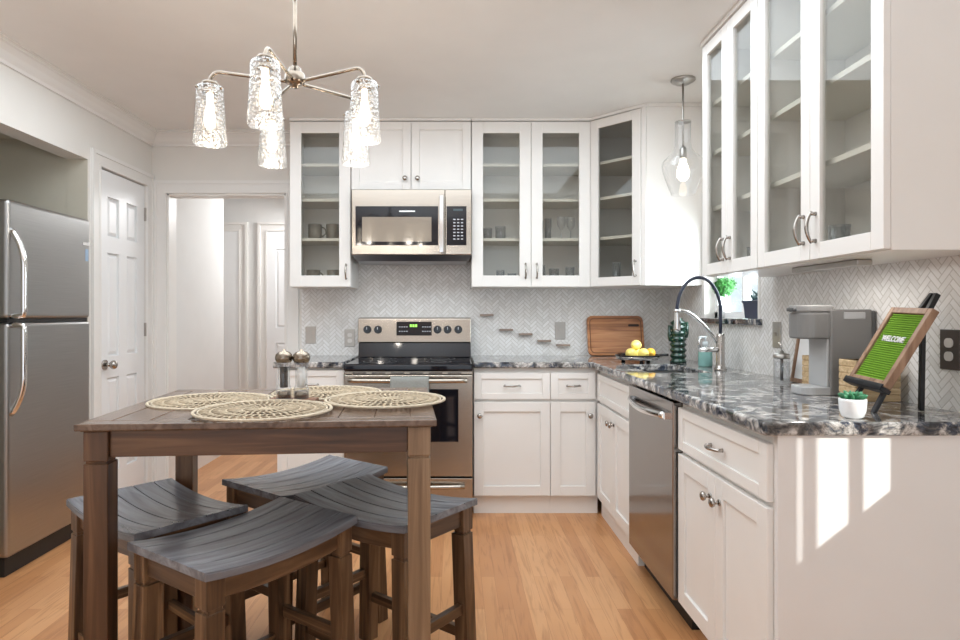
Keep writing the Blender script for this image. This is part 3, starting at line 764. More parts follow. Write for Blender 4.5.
for sy in (-1, 1):
    ya, yb = sorted((sy*(ly-i_), sy*(ly-i_-.022))); MB().box(-lx+lw, lx-lw, ya, yb, .822, .893).build('apron', twx, t, .002)
for sx in (-1, 1):
    xa, xb = sorted((sx*(lx-i_), sx*(lx-i_-.022))); MB().box(xa, xb, -ly+lw, ly-lw, .822, .893).build('apron', twy, t, .002)

# ------------------------------------------------------------------ stools
def make_stool(label):
    t = thing('saddle_stool', label, 'stool', group='saddle stools around the table')
    a, b = .252, .174; sag = .022
    ztop = lambda x: .600-sag*(1-(x/a)**2)
    m = MB(); nx = 20; ns = 5
    for s_ in range(ns):
        y0 = -b+2*b*s_/ns+.0014; y1 = -b+2*b*(s_+1)/ns-.0014
        rings = []
        for i in range(nx+1):
            x = -a+2*a*i/nx; z = ztop(x)
            rings.append(m._v([(x, y0, z-.006), (x, y0, z-.001), (x, y0+.002, z), (x, y1-.002, z), (x, y1, z-.001), (x, y1, z-.006)]))
        m.loft(rings, smooth=False)
    rings = []
    for i in range(nx+1):
        x = -a+2*a*i/nx; z = ztop(x); rings.append(m._v([(x, -b, z-.022), (x, -b, z-.0045), (x, b, z-.0045), (x, b, z-.022)]))
    m.loft(rings, smooth=False)
    m.build('seat', seat_m, t, .0008, 1)
    lw = .05; X, Y = a-.012, b-.010; sp = .016
    for sx in (-1, 1):
        for sy in (-1, 1):
            m = MB()
            def q(z, o, w):
                xo, yo = sx*(X+o), sy*(Y+o*.5); xi, yi = xo-sx*w, yo-sy*w
                return [(xi, yi, z), (xo, yi, z), (xo, yo, z), (xi, yo, z)]
            ti = q(0.5, 0, lw)
            top = [(p[0], p[1], ztop(p[0])-.021) for p in ti]
            m.hexa(ti+top)
            m.hexa(q(.488, -.006, lw-.012)+q(.5, -.006, lw-.012))
            m.hexa(q(0, sp, lw)+q(.490, 0, lw))
            m.build('leg', swz, t, .002)
    for sy in (-1, 1):
        y0, y1 = sorted((sy*(Y-.010), sy*(Y-.030))); m = MB(); r = []
        for i in range(13):
            x = -X+lw+2*(X-lw)*i/12; r.append(m._v([(x, y0, ztop(x)-.075), (x, y0, ztop(x)-.022), (x, y1, ztop(x)-.022), (x, y1, ztop(x)-.075)]))
        m.loft(r, smooth=False).build('apron', swx, t, .0015, 1)
        yy = sy*(Y+sp*.3-.012); MB().box(-X+lw-.012, X-lw+.012, min(yy, yy-sy*.022), max(yy, yy-sy*.022), .145, .178).build('stretcher', swx, t, .0015, 1)
    for sx in (-1, 1):
        x0, x1 = sorted((sx*(X-.010), sx*(X-.030))); MB().box(x0, x1, -Y+lw, Y-lw, .517, .572).build('apron', swy, t, .0015, 1)
        xx = sx*(X+sp*.45-.012); MB().box(min(xx, xx-sx*.022), max(xx, xx-sx*.022), -Y+lw-.003, Y-lw+.003, .235, .268).build('stretcher', swy, t, .0015, 1)
    return t
st = make_stool('saddle stool nearest the camera, between the two front table legs')
R = math.radians
st.location = (-.577, 1.758, 0); st.rotation_euler = (0, 0, R(55))
dup(st, (-.956, 2.004, 0), R(140), 'saddle stool at the left end of the table, nearest the refrigerator')
dup(st, (-.232, 2.066, 0), R(141.5), 'saddle stool at the right end of the table, facing the dishwasher')
dup(st, (-.556, 2.372, 0), R(52), 'saddle stool at the back of the table, nearest the range')

# ------------------------------------------------------------------ placemats
def make_mat(label, R0):
    t = thing('placemat', label, 'placemat', group='round woven placemats on the table')
    m = MB()
    def ringt(r, w, h):
        rings = []
        for i in range(72):
            a = 2*PI*i/72; ca, sa = math.cos(a), math.sin(a); zz = h*(1+.12*math.sin(i*2.5))
            rings.append(m._v([((r+dx)*ca, (r+dx)*sa, z) for dx, z in ((-w/2, .0), (w/2, .0), (w/2, zz*.7), (w*.2, zz), (-w*.2, zz), (-w/2, zz*.7))]))
        m.loft(rings, closed=True, smooth=False)
    ringt(R0-.005, .009, .0055); ringt(R0-.017, .005, .005)
    m.build('rim', matr_m, t)
    m = MB()
    def ring2(r, w, h=.005): 
        rings = []
        for i in range(64):
            a = 2*PI*i/64; ca, sa = math.cos(a), math.sin(a)
            rings.append(m._v([((r+dx)*ca, (r+dx)*sa, z) for dx, z in ((-w/2, .0), (w/2, .0), (w/2, h), (-w/2, h))]))
        m.loft(rings, closed=True, smooth=False)
    bands = ((R0-.020, .146, 50, .10), (.143, .104, 44, -.10), (.101, .060, 32, .12), (.057, .024, 18, -.2))
    for (ro, ri, k, tw_) in bands:
        ring2(ri, .006, .004)
        for i in range(k):
            a = 2*PI*i/k; p = Vector((ri*math.cos(a), ri*math.sin(a), .003)); a2 = a+tw_*2.2*(.06/ri if ri > .05 else .8)*.5
            q = Vector((ro*math.cos(a2), ro*math.sin(a2), .003)); mid = (p+q)/2+Vector((0, 0, .0015))
            wd = .0017 if i % 2 else .0022
            m.tube([p, mid, q], [wd*.9, wd, wd*.9], 6, 1.9)
    m.lathe((0, 0, 0), [(.001, 0), (.022, 0), (.022, .005), (.001, .006)], 20)
    m.build('weave', mat_m, t)
    return t
TZ = .9142
pm = make_mat('round woven placemat on the left end of the table', .196); pm.location = (-.797, 2.055, TZ)
dup(pm, (-.553, 1.815, TZ+.0076), .4, 'round woven placemat at the near edge of the table, in front of the shakers')
dup(pm, (-.462, 2.270, TZ), 1.1, 'round woven placemat at the far edge of the table, behind the shakers')
dup(pm, (-.226, 2.038, TZ+.0076), 2.0, 'round woven placemat on the right end of the table, towards the range')
# shakers on a tray
o = tag(MB().prism([( -.604, 2.018), (-.59, 2.012), (-.462, 2.012), (-.448, 2.018), (-.448, 2.064), (-.46, 2.070), (-.59, 2.070), (-.604, 2.064)], TZ, TZ+.011).build('shaker_tray', tray_m, None, .002), 'small reddish wooden tray under the salt and pepper shakers', 'tray')
def shaker_(label, x, y, fill, name):
    z = TZ+.0112; t = thing(name, label, 'shaker', (x, y, z))
    MB().lathe((0, 0, 0), [(.024, 0), (.0245, .03), (.0225, .036), (.019, .045), (.019, .100), (.0225, .112), (.022, .116)], 24, (True, False)).build('glass_body', clear_m, t)
    MB().lathe((0, 0, 0), [(.001, .036), (.0125, .036), (.0125, .102), (.001, .103)], 16).build('filling', fill, t)
    MB().lathe((0, 0, 0), [(.001, .002), (.021, .002), (.021, .024), (.001, .025)], 20).build('metal_base', nickel_m, t)
    MB().lathe((0, 0, 0), [(.012, .116), (.023, .117), (.027, .124), (.0285, .133), (.026, .143), (.018, .151), (.006, .154), (.005, .160), (.001, .161)], 24).build('lid', nickel_m, t)
shaker_('glass pepper grinder full of dark peppercorns, left one on the tray', -.557, 2.041, pepper_m, 'pepper_grinder')
shaker_('glass salt grinder filled with white salt, right one on the tray', -.500, 2.041, salt_m, 'salt_grinder')

# ------------------------------------------------------------------ chandelier
CXc, CYc = -.582, 2.28
t = thing('chandelier', 'five-light brushed nickel chandelier with seeded glass jars above the table', 'chandelier', (CXc, CYc, CE))
m = MB(); m.lathe((0, 0, 0), [(.001, 0), (.065, 0), (.065, -.012), (.05, -.022), (.001, -.024)], 28); m.build('canopy', nickel_m, t)
MB().cyl((0, 0, -.02), (0, 0, -.37), .0075, n=12).build('rod', nickel_m, t)
MB().lathe((0, 0, 2.44-CE), [(.001, -.418), (.012, -.418), (.014, -.408), (.026, -.404), (.034, -.400), (.036, -.394), (.036, -.372), (.034, -.366), (.024, -.362), (.022, -.346), (.012, -.340), (.001, -.339)], 24).build('hub', nickel_m, t)
for k in range(5):
    a = R(266+72*k); ca, sa = math.cos(a), math.sin(a); r = .29
    zt = 2.055-CE; zc = 2.018-CE; P = [(.02*ca, .02*sa, zt-.012)]
    for i in range(1, 8): q = .02+(r-.035-.02)*i/7; P.append((q*ca, q*sa, zt-.012+.012*i/7))
    for i in range(1, 8): b_ = PI/2*i/7; q = r-.035+.035*math.sin(b_); P.append((q*ca, q*sa, zt-.035+.035*math.cos(b_)))
    P.append((r*ca, r*sa, zc-.002))
    arm = MB().tube(P, .0062, 10).build('arm', nickel_m, t)
    MB().lathe((r*ca, r*sa, zc), [(.001, 0), (.024, 0), (.027, -.004), (.027, -.012), (.023, -.014), (.023, -.034), (.026, -.036), (.026, -.04), (.001, -.04)], 24).build('socket_cup', nickel_m, arm)
    gl = MB().lathe((r*ca, r*sa, zc), [(.030, -.014), (.043, -.018), (.046, -.028), (.0465, -.058), (.052, -.145), (.0565, -.212), (.055, -.219), (.052, -.222)], 32, (False, False)).build('glass_shade', seeded_m, t)
    m = MB()
    for e in range(3):
        b_ = a+.5+e*2*PI/3; m.ball((r*ca+.047*math.cos(b_), r*sa+.047*math.sin(b_), zc-.027), .0055, 10, 6)
    m.build('thumb_screw', nickel_m, gl)
    pl = bpy.data.lights.new('bulb_light', 'POINT'); pl.energy = 1.3; pl.color = (1, .92, .82); pl.shadow_soft_size = .02
    po = bpy.data.objects.new('bulb_light', pl); C.objects.link(po); po.location = (CXc+r*ca, CYc+r*sa, CE+zc-.20)
    MB().lathe((r*ca, r*sa, zc), [(.001, -.166), (.010, -.164), (.0175, -.152), (.019, -.137), (.016, -.112), (.0115, -.085), (.0105, -.062), (.0105, -.042), (.001, -.041)], 20).build('bulb', bulb_m, t)
# pendant over the sink
t = thing('pendant_lamp', 'single clear bell glass pendant lamp hanging over the sink', 'lamp', (1.219, 3.352, CE))
MB().lathe((0, 0, 0), [(.001, 0), (.062, 0), (.064, -.008), (.058, -.014), (.046, -.017), (.040, -.024), (.001, -.026)], 32).build('canopy', plate_m, t)
MB().cyl((0, 0, -.025), (0, 0, -.37), .0055, n=12).build('rod', plate_m, t)
MB().lathe((0, 0, 0), [(.001, -.355), (.010, -.36), (.018, -.372), (.018, -.415), (.014, -.425), (.001, -.426)], 20).build('socket', plate_m, t)
MB().lathe((0, 0, 0), [(.042, -.228), (.0405, -.240), (.0405, -.345), (.046, -.372), (.062, -.398), (.086, -.420), (.103, -.438), (.109, -.456), (.106, -.485), (.094, -.530), (.076, -.577), (.062, -.610), (.060, -.618)], 40, (False, False)).build('glass_shade', pendglass_m, t)
MB().lathe((0, 0, 0), [(.042, -.2275), (.042, -.231), (.001, -.231)], 30, (False, False)).build('shade_cap', plate_m, t)
MB().lathe((0, 0, 0), [(.001, -.545), (.018, -.540), (.030, -.522), (.033, -.500), (.027, -.470), (.017, -.445), (.014, -.425), (.001, -.424)], 20).build('bulb', bulb_m, t)

# ------------------------------------------------------------------ sink things
CT = .9142
t = thing('faucet', 'tall nickel pull-down kitchen faucet with an arched dark hose by the sink', 'faucet', (1.355, 3.20, CT))
MB().lathe((0, 0, 0), [(.001, 0), (.030, 0), (.030, .008), (.024, .014), (.021, .03), (.021, .165), (.019, .172), (.019, .185), (.001, .186)], 24).build('body', faucet_m, t)
P = []
for i in range(25):
    a = PI*i/24; x = -.111+.111*math.cos(a); P.append((x, 0, .30+.172*math.sin(a) if i < 12 else .30+.172*math.sin(a)))
P = [(0, 0, .18), (0, 0, .24)] + P
MB().tube(P, .0085, 12).build('hose', rubber_m, t)
m = MB(); m.lathe((-.222, 0, 0), [(.001, .197), (.015, .197), (.017, .21), (.0145, .255), (.0125, .292), (.013, .305), (.001, .306)], 20).build('spray_head', chrome_m, t)
P = []
for i in range(15):
    s_ = i/14; P.append((-.015-.20*s_, 0, .14+.165*math.sin(s_*PI/2)))
m = MB(); m.tube(P, .0085, 10)
m.lathe((-.222, 0, 0), [(.0165, .292), (.0165, .310)], 18); m.build('support_arm', chrome_m, t)
m = MB(); m.tube([(0, 0, .105), (-.05, -.01, .104), (-.115, -.022, .104)], [.015, .013, .012], 12); m.tube([(-.112, -.022, .104), (-.118, -.024, .14), (-.112, -.024, .165)], [.008, .007, .006], 10)
m.build('lever', chrome_m, t)
# green ribbed bottle with two side arms
t = thing('green_glass_vase', 'dark green ribbed glass cactus-shaped vase behind the faucet', 'vase', (1.310, 3.68, CT))
pr = [(.001, 0), (.044, 0)]
for i in range(1, 33): z_ = .262*i/32; pr.append((.043+.006*math.sin(i*PI/2)-(.018*max(0, (i-28)/4)), z_))
pr.append((.001, .264))
MB().lathe((0, 0, 0), pr, 24).build('body', green_m, t)
for s_, z_ in ((-1, .13), (1, .15)):
    MB().tube([(s_*.032, 0, z_), (s_*.047, 0, z_+.004), (s_*.052, 0, z_+.022), (s_*.052, 0, z_+.09)], [.010, .011, .010, .008], 10).build('arm', green_m, t)
# soap
t = thing('soap_dispenser', 'teal dish soap bottle with clear pump behind the faucet', 'bottle', (1.365, 3.42, CT))
MB().lathe((0, 0, 0), [(.001, 0), (.034, 0), (.037, .006), (.037, .080), (.033, .092)], 24).build('soap', teal_m, t)
MB().lathe((0, 0, 0), [(.034, .088), (.026, .104), (.014, .112), (.014, .125)], 24, (False, False)).build('bottle_neck', clear_m, t)
m = MB(); m.cyl((0, 0, .11), (0, 0, .135), .015).cyl((0, 0, .135), (0, 0, .158), .005).tube([(.005, 0, .158), (-.02, 0, .160), (-.036, 0, .154)], .007, 10)
m.build('pump', plain('pump_plastic', srgb(215, 220, 222), .2), t)
# oil jar
t = thing('oil_dispenser', 'small clear glass oil jar with steel collar beneath the steel switch plate', 'bottle', (1.355, 2.60, CT))
MB().lathe((0, 0, 0), [(.001, 0), (.030, 0), (.0315, .005), (.0315, .098), (.029, .104)], 28).build('glass_body', clear_m, t)
MB().lathe((0, 0, 0), [(.001, .101), (.031, .101), (.032, .106), (.032, .118), (.026, .122), (.010, .124), (.007, .134), (.001, .134)], 28).build('collar', plate_m, t)
MB().lathe((0, 0, 0), [(.001, .006), (.0285, .006), (.0285, .088), (.001, .089)], 24).build('soap_fill', thin_glass('pale_liquid', (.92, .93, .94), 1, .12), t)
m = MB(); m.cyl((0, 0, .01), (0, 0, .10), .006, n=10).build('dip_tube', keurigd_m, t)
MB().tube([(0, 0, .13), (0, 0, .15), (-.012, 0, .168)], .0035, 8).build('spout', chrome_m, t)
# footed tray with lemons
t = thing('footed_tray', 'black and silver footed round tray holding the lemons', 'tray', (1.075, 3.69, CT))
MB().lathe((0, 0, 0), [(.001, .020), (.118, .020), (.124, .026), (.126, .044), (.121, .044), (.118, .030), (.001, .028)], 40).build('dish', plain('tray_silver', (.6, .58, .56), .2, 1), t)
m = MB()
rings = []
for i in range(40):
    a = 2*PI*i/40; rings.append(m._v([((.1235+dx)*math.cos(a), (.1235+dx)*math.sin(a), z_) for dx, z_ in ((-.005, .040), (.006, .040), (.006, .048), (-.005, .048))]))
m.loft(rings, closed=True, smooth=False); m.build('rim', handle_dark, t)
for k in range(3):
    a = .5+k*2*PI/3; MB().lathe((.085*math.cos(a), .085*math.sin(a), 0), [(.001, 0), (.012, 0), (.009, .021), (.001, .021)], 14).build('foot', handle_dark, t)
MB().tube([(.122, -.01, .042), (.150, -.015, .046), (.175, -.02, .047)], [.008, .007, .008], 10, .7).build('handle', handle_dark, t)
def lemon(x, y, z, rz, label, mat):
    m = MB(); pr = []
    for i in range(13):
        a = PI*i/12; r = .029*math.sin(a); z_ = -.036*math.cos(a)
        if i == 0: r, z_ = .001, -.042
        if i == 12: r, z_ = .001, .042
        if i in (1, 11): r = .010; z_ = -.036 if i == 1 else .036
        pr.append((max(r, .001), z_))
    m.M = Matrix.Rotation(PI/2, 4, 'Y'); m.lathe((0, 0, 0), pr, 18)
    o = tag(m.build('lemon', mat), label, 'lemon', 'lemons on the footed tray'); o.location = (x, y, z); o.rotation_euler = (0, 0, rz)
zl = CT+.0285+.0298
lemon(1.022, 3.648, zl, .9, 'yellow lemon at the left front of the footed tray', lemon_m)
lemon(1.090, 3.628, zl, -1.2, 'yellow lemon at the front centre of the footed tray', lemon_m)
lemon(1.146, 3.676, zl, 1.4, 'darker orange-yellow lemon at the right of the footed tray', orange_m)
lemon(1.075, 3.725, zl, .1, 'yellow lemon at the back of the footed tray under the top one', lemon_m)
lemon(1.062, 3.676, zl+.045, .8, 'yellow lemon lying on top of the lemon pile', lemon_m)
# cutting board
def rrect(w, h, r, n=6):
    P = []
    for cx_, cz_, a0 in ((w-r, h-r, 0), (r, h-r, PI/2), (r, r, PI), (w-r, r, 1.5*PI)):
        for i in range(n+1): a = a0+PI/2*i/n; P.append((cx_+r*math.cos(a), cz_+r*math.sin(a)))
    return P
o = thing('cutting_board', 'rectangular walnut cutting board leaning against the back tiles', 'cutting board', (.908, 4.262, CT))
bw, bh = .385, .275
m = MB().extrude([(x, 0, z) for x, z in rrect(bw, bh, .035)], (0, .02, 0)); b_ = m.build('board', board_m, o, .003)
m = MB()
P = [(x+.018, -.001, z+.018) for x, z in rrect(bw-.036, bh-.036, .03)]
P.append(P[0]); m.tube(P, .003, 6); m.build('juice_groove', plain('groove', srgb(120, 76, 46), .5), o)
MB().extrude([(x+bw-.105, -.0015, z+bh-.075) for x, z in rrect(.075, .016, .0078)], (0, .003, 0)).build('grip_slot', plain('slot', srgb(44, 26, 18), .6), o)
o.rotation_euler = (-R(12), 0, 0); o.location.y = 4.262; o.location.z = CT+.0045

# ------------------------------------------------------------------ wall plates and ledges
def plate(name, label, M, kind, mat):
    t = thing(name, label, 'outlet' if kind == 'outlet' else 'switch', M.translation)
    o = MB(M).box(-.036, .036, 0, .006, -.06, .06).build('cover_plate', mat, t, .002, world=True)
    if kind == 'outlet':
        for z_ in (-.02, .02):
            s_ = MB(M).extrude([(x-.016, .0055, z+z_-.014) for x, z in rrect(.032, .028, .012)], (0, .003, 0)).build('socket', socket_m, o, world=True)
            m = MB(M)
    else:
        MB(M).box(-.005, .005, .005, .016, -.004, .010).build('toggle', plate_m, o, world=True)
MW = lambda x, z: frame4((1, 0, 0), (0, -1, 0), (x, YB-.008, z))
MV = lambda y, z: frame4((0, -1, 0), (-1, 0, 0), (XR-.008, y, z))
plate('light_switch', 'steel switch plate on the back tiles beside the doorway casing', MW(-.998, 1.055), 'switch', plate_m)
plate('wall_outlet', 'steel outlet plate on the back tiles just left of the range', MW(-.728, 1.035), 'outlet', plate_m)
plate('light_switch', 'steel plate on the back tiles left of the cutting board', MW(.728, 1.085), 'switch', plate_m)
plate('light_switch', 'steel switch plate on the right tiles above the oil jar', MV(2.87, 1.105), 'switch', plate_m)
plate('wall_outlet', 'dark bronze outlet plate with pale sockets right of the letter board', MV(1.866, 1.094), 'outlet', bronze_m)
lz = [(.219, 1.193, 'small wall ledge on the back tiles, highest of five and nearest the range'), (.352, 1.091, 'small wall ledge on the back tiles, second highest of five'), (.486, 1.061, 'small wall ledge on the back tiles, middle one of five'),
      (.614, 1.015, 'small wall ledge on the back tiles, second lowest of five'), (.745, .985, 'small wall ledge on the back tiles, lowest of five and under the steel plate')]
for x, z, lb in lz:
    m = MB().box(-.046, .046, -.045, 0, -.007, .007); o = tag(m.build('wall_ledge', ledge_m, None, .002), lb, 'shelf', 'small wall ledges stepping down the back tiles'); o.location = (x, YB-.0082, z)

# ------------------------------------------------------------------ coffee maker
t = thing('coffee_maker', 'grey single-serve coffee maker on the right counter', 'coffee maker', (1.33, 2.25, CT))
kx0, kx1, ky0, ky1 = 1.213, 1.470, 2.185, 2.312
def rbox(mb, x0, x1, y0, y1, z0, z1, r, n=5):
    mb.prism([(x0+a, y0+b) for a, b in rrect(x1-x0, y1-y0, r, n)], z0, z1); return mb
rbox(MB(), kx0+.006, kx1-.06, ky0+.003, ky1-.003, CT, CT+.030, .045, 8).build('drip_base', keurigl_m, t, .004, world=True)
rbox(MB(), 1.306, kx1-.012, ky0, ky1, CT+.0, CT+.302, .012).build('body', keurig_m, t, .004, world=True)
rbox(MB(), 1.300, 1.308, ky0+.006, ky1-.006, CT+.03, CT+.20, .003).build('lit_front_sheet', keurigl_m, t, .003, world=True)  # pale sheet; light on the body's front face put into colour
hd = rbox(MB(), kx0, 1.335, ky0-.004, ky1+.004, CT+.198, CT+.292, .050, 8).build('brew_head', keurig_m, t, .008, 3, world=True)
ld = rbox(MB(), kx0-.002, 1.338, ky0-.003, ky1+.003, CT+.293, CT+.317, .050, 8).build('lid', plain('lid_grey', srgb(150, 148, 146), .25), t, .006, 3, world=True)
MB().box(kx0-.014, kx0+.01, ky0+.04, ky1-.04, CT+.295, CT+.308).build('lid_handle', keurigd_m, ld, .004, world=True)
rbox(MB(), 1.436, kx1+.004, ky0+.003, ky1-.003, CT+.0, CT+.298, .012).build('water_tank', keurigd_m, t, .003, world=True)
MB().box(1.355, 1.430, ky0-.002, ky0+.004, CT+.268, CT+.292).build('side_label', keurigl_m, t, .002, world=True)
# boxes, framed card
m = MB()
for i in range(6): m.box(1.30, 1.448, 2.035, 2.125, CT+.0225*i+.001, CT+.0225*(i+1)-.001)
m.box(1.303, 1.445, 2.038, 2.122, CT, CT+.134); tag(m.build('wooden_box', tan_m, None, .0015, 1), 'tan slatted wooden box behind the letter board', 'box')
m = MB()
for i in range(6): m.box(1.362, 1.455, 2.385, 2.462, CT+.021*i+.001, CT+.021*(i+1)-.001)
m.box(1.365, 1.452, 2.388, 2.459, CT, CT+.125); tag(m.build('wooden_box', tan_m, None, .0015, 1), 'tan slatted wooden box behind the coffee maker', 'box')
t = thing('framed_card', 'small wood-framed white card leaning on the tiles behind the coffee maker', 'picture', (1.415, 2.56, CT))
Mf = Matrix.Translation((1.425, 2.64, CT)) @ Matrix.Rotation(R(9), 4, 'Y') @ frame4((0, -1, 0), (-1, 0, 0), (0, 0, 0))
fw_, fhh = .155, .21
MB(Mf).box(0, .014, 0, .016, 0, fhh).box(fw_-.014, fw_, 0, .016, 0, fhh).box(.014, fw_-.014, 0, .016, 0, .018).box(.014, fw_-.014, 0, .016, fhh-.014, fhh).build('frame', frame_m, t, .0015, 1, world=True)
MB(Mf).box(.013, fw_-.013, .002, .008, .015, fhh-.013).build('card', white_m, t, world=True)
# letter board on easel
t = thing('letter_board', 'green felt WELCOME letter board in a wood frame on a black easel', 'sign', (1.31, 1.88, CT))
BL = Vector((1.246, 1.985, .996)); du = Vector((-.018, -.195, -.006)).normalized(); lv = Vector((.128, -.004, .226)).normalized()
nn = du.cross(lv).normalized()
if nn.dot(Vector((-1, -1, 0))) < 0: nn = -nn
lv = (lv - du*lv.dot(du)).normalized()
Mb = Matrix(((du.x, nn.x, lv.x, BL.x), (du.y, nn.y, lv.y, BL.y), (du.z, nn.z, lv.z, BL.z), (0, 0, 0, 1)))
bw, bh, bt = .196, .258, .018; f = .019
m = MB(Mb).box(0, f, -bt, .004, 0, bh).box(bw-f, bw, -bt, .004, 0, bh).box(f, bw-f, -bt, .004, 0, f).box(f, bw-f, -bt, .004, bh-f, bh)
m.build('frame', frame_m, t, .0015, 1, world=True)
m = MB(Mb); m.box(f-.002, bw-f+.002, -bt+.002, -.006, f-.002, bh-f+.002)
k = 30
for i in range(k): z0 = f+(bh-2*f)*i/k; zz = (bh-2*f)/k; m.box(f, bw-f, -.006, -.002, z0+zz*.15, z0+zz*.75)
m.build('felt_panel', felt_m, t, world=True)
cu = bpy.data.curves.new('WELCOME', 'FONT'); cu.body = 'WELCOME'; cu.size = .026; cu.align_x = 'CENTER'; cu.extrude = .0012; cu.offset = .0006
tmp = bpy.data.objects.new('tmp', cu); C.objects.link(tmp)
bpy.context.view_layer.update()
me = bpy.data.meshes.new_from_object(tmp.evaluated_get(bpy.context.evaluated_depsgraph_get()))
bpy.data.objects.remove(tmp)
Mt = Mb @ Matrix.Translation((bw*.50, 0, bh*.555)) @ Matrix(((.86, 0, 0, 0), (0, 0, 1, 0), (0, 1, 0, 0), (0, 0, 0, 1)))
me.transform(Matrix.Translation((-t.location.x, -t.location.y, -t.location.z)) @ Mt); me.materials.clear(); me.materials.append(white_m)
o = bpy.data.objects.new('lettering', me); C.objects.link(o); o.parent = t; o.data.update()
def onb(x, y, z): return Mb @ Vector((x, y, z))
apex = onb(bw*.5, -bt-.016, bh+.068)
for i, xx in enumerate((.03, bw-.03)):
    p = onb(xx, -bt-.008, 0); s_ = (CT+.0-p.z)/lv.z; foot = p+lv*s_; ax = apex+du*(.010*(-1 if i == 0 else 1))
    d_ = (ax-foot).normalized(); w_ = .0075; sd = du*w_; nd = nn*w_
    bot = [foot-sd-nd, foot+sd-nd, foot+sd+nd, foot-sd+nd]
    for q in bot: q.z = CT
    MB().hexa(bot+[ax-sd-nd, ax+sd-nd, ax+sd+nd, ax-sd+nd]).build('easel_leg', blackp_m, t, .0015, 1, world=True)
foot = Vector((1.392, 1.872, CT)); ax = onb(bw*.5, -bt-.028, bh-.02); sd = du*.007; nd = Vector((.007, 0, 0))
MB().hexa([foot-sd-nd, foot+sd-nd, foot+sd+nd, foot-sd+nd, ax-sd-nd, ax+sd-nd, ax+sd+nd, ax-sd+nd]).build('easel_leg', blackp_m, t, .0015, 1, world=True)
m = MB(Mb).box(-.002, bw+.002, -bt-.002, .012, -.014, -.001).box(-.002, bw+.002, .008, .012, -.014, .006); m.build('easel_ledge', blackp_m, t, .001, 1, world=True)
m = MB(Mb).box(bw*.5-.03, bw*.5+.03, -bt-.014, -bt-.001, bh-.012, bh+.006); m.build('easel_clamp', blackp_m, t, .001, 1, world=True)
# succulent
t = thing('potted_succulent', 'tiny green succulent in a white pot in front of the letter board', 'plant', (1.092, 1.722, CT))
MB().lathe((0, 0, 0), [(.001, 0), (.022, 0), (.030, .006), (.036, .025), (.038, .052), (.0375, .060), (.034, .060), (.033, .052), (.001, .050)], 28).build('pot', white_m, t)
m = MB()
for ring_, (k, ln, el) in enumerate(((9, .042, .35), (7, .034, .75), (5, .024, 1.15))):
    for i in range(k):
        a = 2*PI*i/k+ring_*.4; d_ = Vector((math.cos(a)*math.cos(el), math.sin(a)*math.cos(el), math.sin(el)))
        p = Vector((0, 0, .055)); m.tube([p, p+d_*ln*.5, p+d_*ln*.85+Vector((0, 0, .002)), p+d_*ln+Vector((0, 0, .004))], [.004, .009, .006, .001], 8, .55)
m.build('leaves', leaf_m, t)
t.scale = (.9, .9, .9)
# sill plants
t = thing('topiary', 'round green topiary ball in a white pot on the window sill', 'plant', (1.545, 3.60, WZ0))
MB().lathe((0, 0, 0), [(.001, 0), (.032, 0), (.038, .07), (.040, .075), (.036, .075), (.034, .066), (.001, .064)], 24).build('pot', white_m, t)
MB().cyl((0, 0, .06), (0, 0, .15), .005, n=8).build('stem', ledge_m, t)
m = MB()
for i in range(420):
    u_ = random.uniform(-1, 1); a = random.uniform(0, 2*PI); q = math.sqrt(1-u_*u_); d_ = Vector((q*math.cos(a), q*math.sin(a), u_))
    c = Vector((0, 0, .185))+d_*random.uniform(.045, .066); w_ = d_.orthogonal().normalized(); w2 = d_.cross(w_); an = random.uniform(0, PI)
    e1 = (w_*math.cos(an)+w2*math.sin(an))*.010+d_*.006; e2 = (w2*math.cos(an)-w_*math.sin(an))*.005
    v = m._v([c-e1, c+e2, c+e1, c-e2]); m._f(v)
m.ball((0, 0, .185), .05, 14, 8)
m.build('foliage', topi_m, t)
t = thing('sill_planter', 'dark navy planter with a small dark plant on the window sill', 'plant', (1.535, 3.17, WZ0))
m = MB().hexa([(-.035, -.075, 0), (.035, -.075, 0), (.035, .075, 0), (-.035, .075, 0), (-.042, -.085, .085), (.042, -.085, .085), (.042, .085, .085), (-.042, .085, .085)]).box(-.046, .046, -.09, .09, .082, .094)
m.build('planter', navy_m, t, .003)
m = MB()
for i in range(26):
    a = random.uniform(0, 2*PI); p = Vector((random.uniform(-.03, .03), random.uniform(-.07, .03), .09)); d_ = Vector((math.cos(a)*.5, math.sin(a)*.6, random.uniform(.5, 1))).normalized()
    ln = random.uniform(.04, .085); m.tube([p, p+d_*ln*.5, p+d_*ln], [.003, .008, .001], 6, .4)
m.build('leaves', plain('dark_leaf', srgb(60, 84, 84), .5, var=.2), t)

# ------------------------------------------------------------------ things in the glass cabinets
def mug(x, y, z, rz, label):
    t = thing('mug', label, 'mug', (x, y, z), rz, 'grey mugs in the narrow glass cabinet')
    MB().lathe((0, 0, 0), [(.001, 0), (.040, 0), (.044, .006), (.046, .100), (.042, .100), (.041, .01), (.001, .008)], 24).build('cup', grey_mug, t)
    P = [(.044+.028*math.sin(PI*i/10), 0, .052-.030*math.cos(PI*i/10)) for i in range(11)]
    MB().tube(P, .005, 8).build('handle', grey_mug, t)
sz = SHZ[0]+.0005; bz = UZ0+.0175
mug(-.925, 4.14, sz, 0, 'grey mug on the middle shelf, left of the pair')
mug(-.805, 4.14, sz, 0, 'grey mug on the middle shelf, right of the pair')
mug(-.935, 4.14, bz, -.3, 'grey mug on the cabinet floor, left of the pair')
mug(-.800, 4.14, bz, -.2, 'grey mug on the cabinet floor, right of the pair')
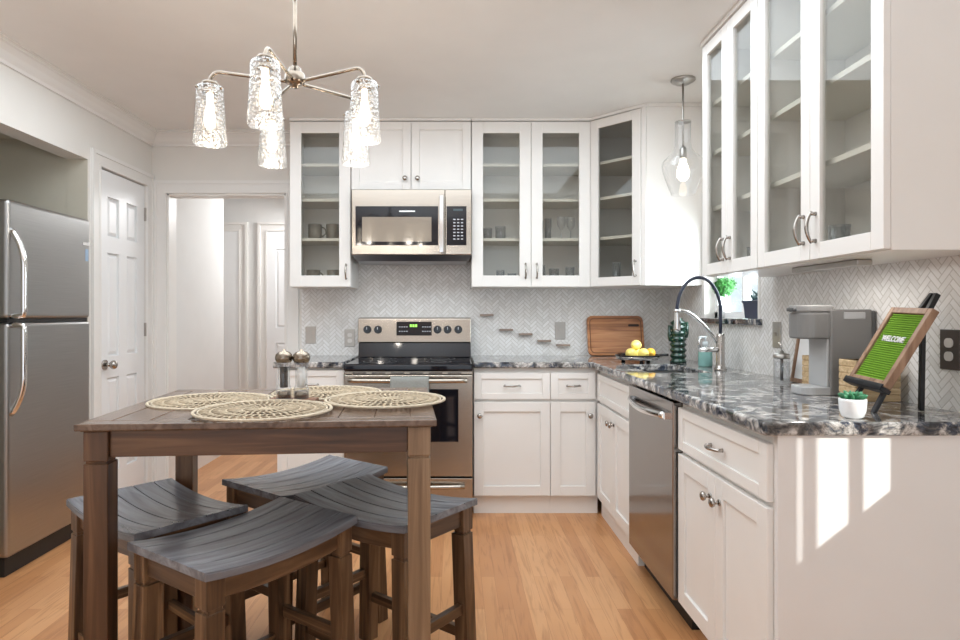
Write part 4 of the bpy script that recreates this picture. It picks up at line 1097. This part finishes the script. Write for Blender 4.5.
def glass(x, y, z, r, h, label, group, stem=False):
    m = MB()
    if stem: m.lathe((0, 0, 0), [(.001, 0), (.028, 0), (.028, .003), (.004, .008), (.0035, .06), (.010, .068), (.026, .09), (.030, .12), (.026, h)], 20, (True, False))
    else: m.lathe((0, 0, 0), [(.001, 0), (r*.86, 0), (r*.9, .004), (r, h), (r-.0025, h), (r*.86, .008), (.001, .007)], 20)
    o = tag(m.build('wine_glass' if stem else 'drinking_glass', clear_m), label, 'glass', group); o.location = (x, y, z)
G = 'glassware in the wide glass cabinet'
glass(.215, 4.13, sz, .03, .075, 'short clear tumbler on the middle shelf left of the stile, far left', G)
glass(.30, 4.13, sz, .036, .085, 'wider clear tumbler on the middle shelf behind the left glass door', G)
glass(.300, 4.15, bz, .028, .10, 'clear glass on the cabinet floor behind the left glass door', G)
glass(.38, 4.18, bz, .030, .08, 'clear glass on the cabinet floor near the left handle', G)
glass(.560, 4.12, sz, .022, .12, 'slim clear glass on the middle shelf behind the right door, leftmost', G)
glass(.615, 4.15, sz, .024, .14, 'tall clear glass on the middle shelf behind the right door', G)
glass(.70, 4.13, sz, .03, .15, 'stemmed wine glass on the middle shelf behind the right door, left of two', G, True)
glass(.765, 4.15, sz, .03, .15, 'stemmed wine glass on the middle shelf behind the right door, right of two', G, True)
glass(.565, 4.12, bz, .03, .13, 'tall clear glass on the cabinet floor beside the right handle', G)
glass(.655, 4.15, bz, .034, .11, 'wide clear glass on the cabinet floor behind the right door, middle', G)
glass(.755, 4.12, bz, .03, .12, 'tall clear glass on the cabinet floor behind the right door, rightmost', G)
glass(1.03, 4.0, bz, .026, .14, 'tall clear glass on the floor of the diagonal corner cabinet', 'glass in the corner cabinet')
glass(1.30, 2.72, bz, .032, .10, 'clear glass on the floor of the farther right wall cabinet', 'glassware in the right wall cabinets')
glass(1.30, 2.12, bz, .034, .11, 'clear glass on the floor of the large right cabinet, behind the left door', 'glassware in the right wall cabinets')
glass(1.30, 1.82, bz, .036, .12, 'clear glass on the floor of the large right cabinet, behind the right door', 'glassware in the right wall cabinets')
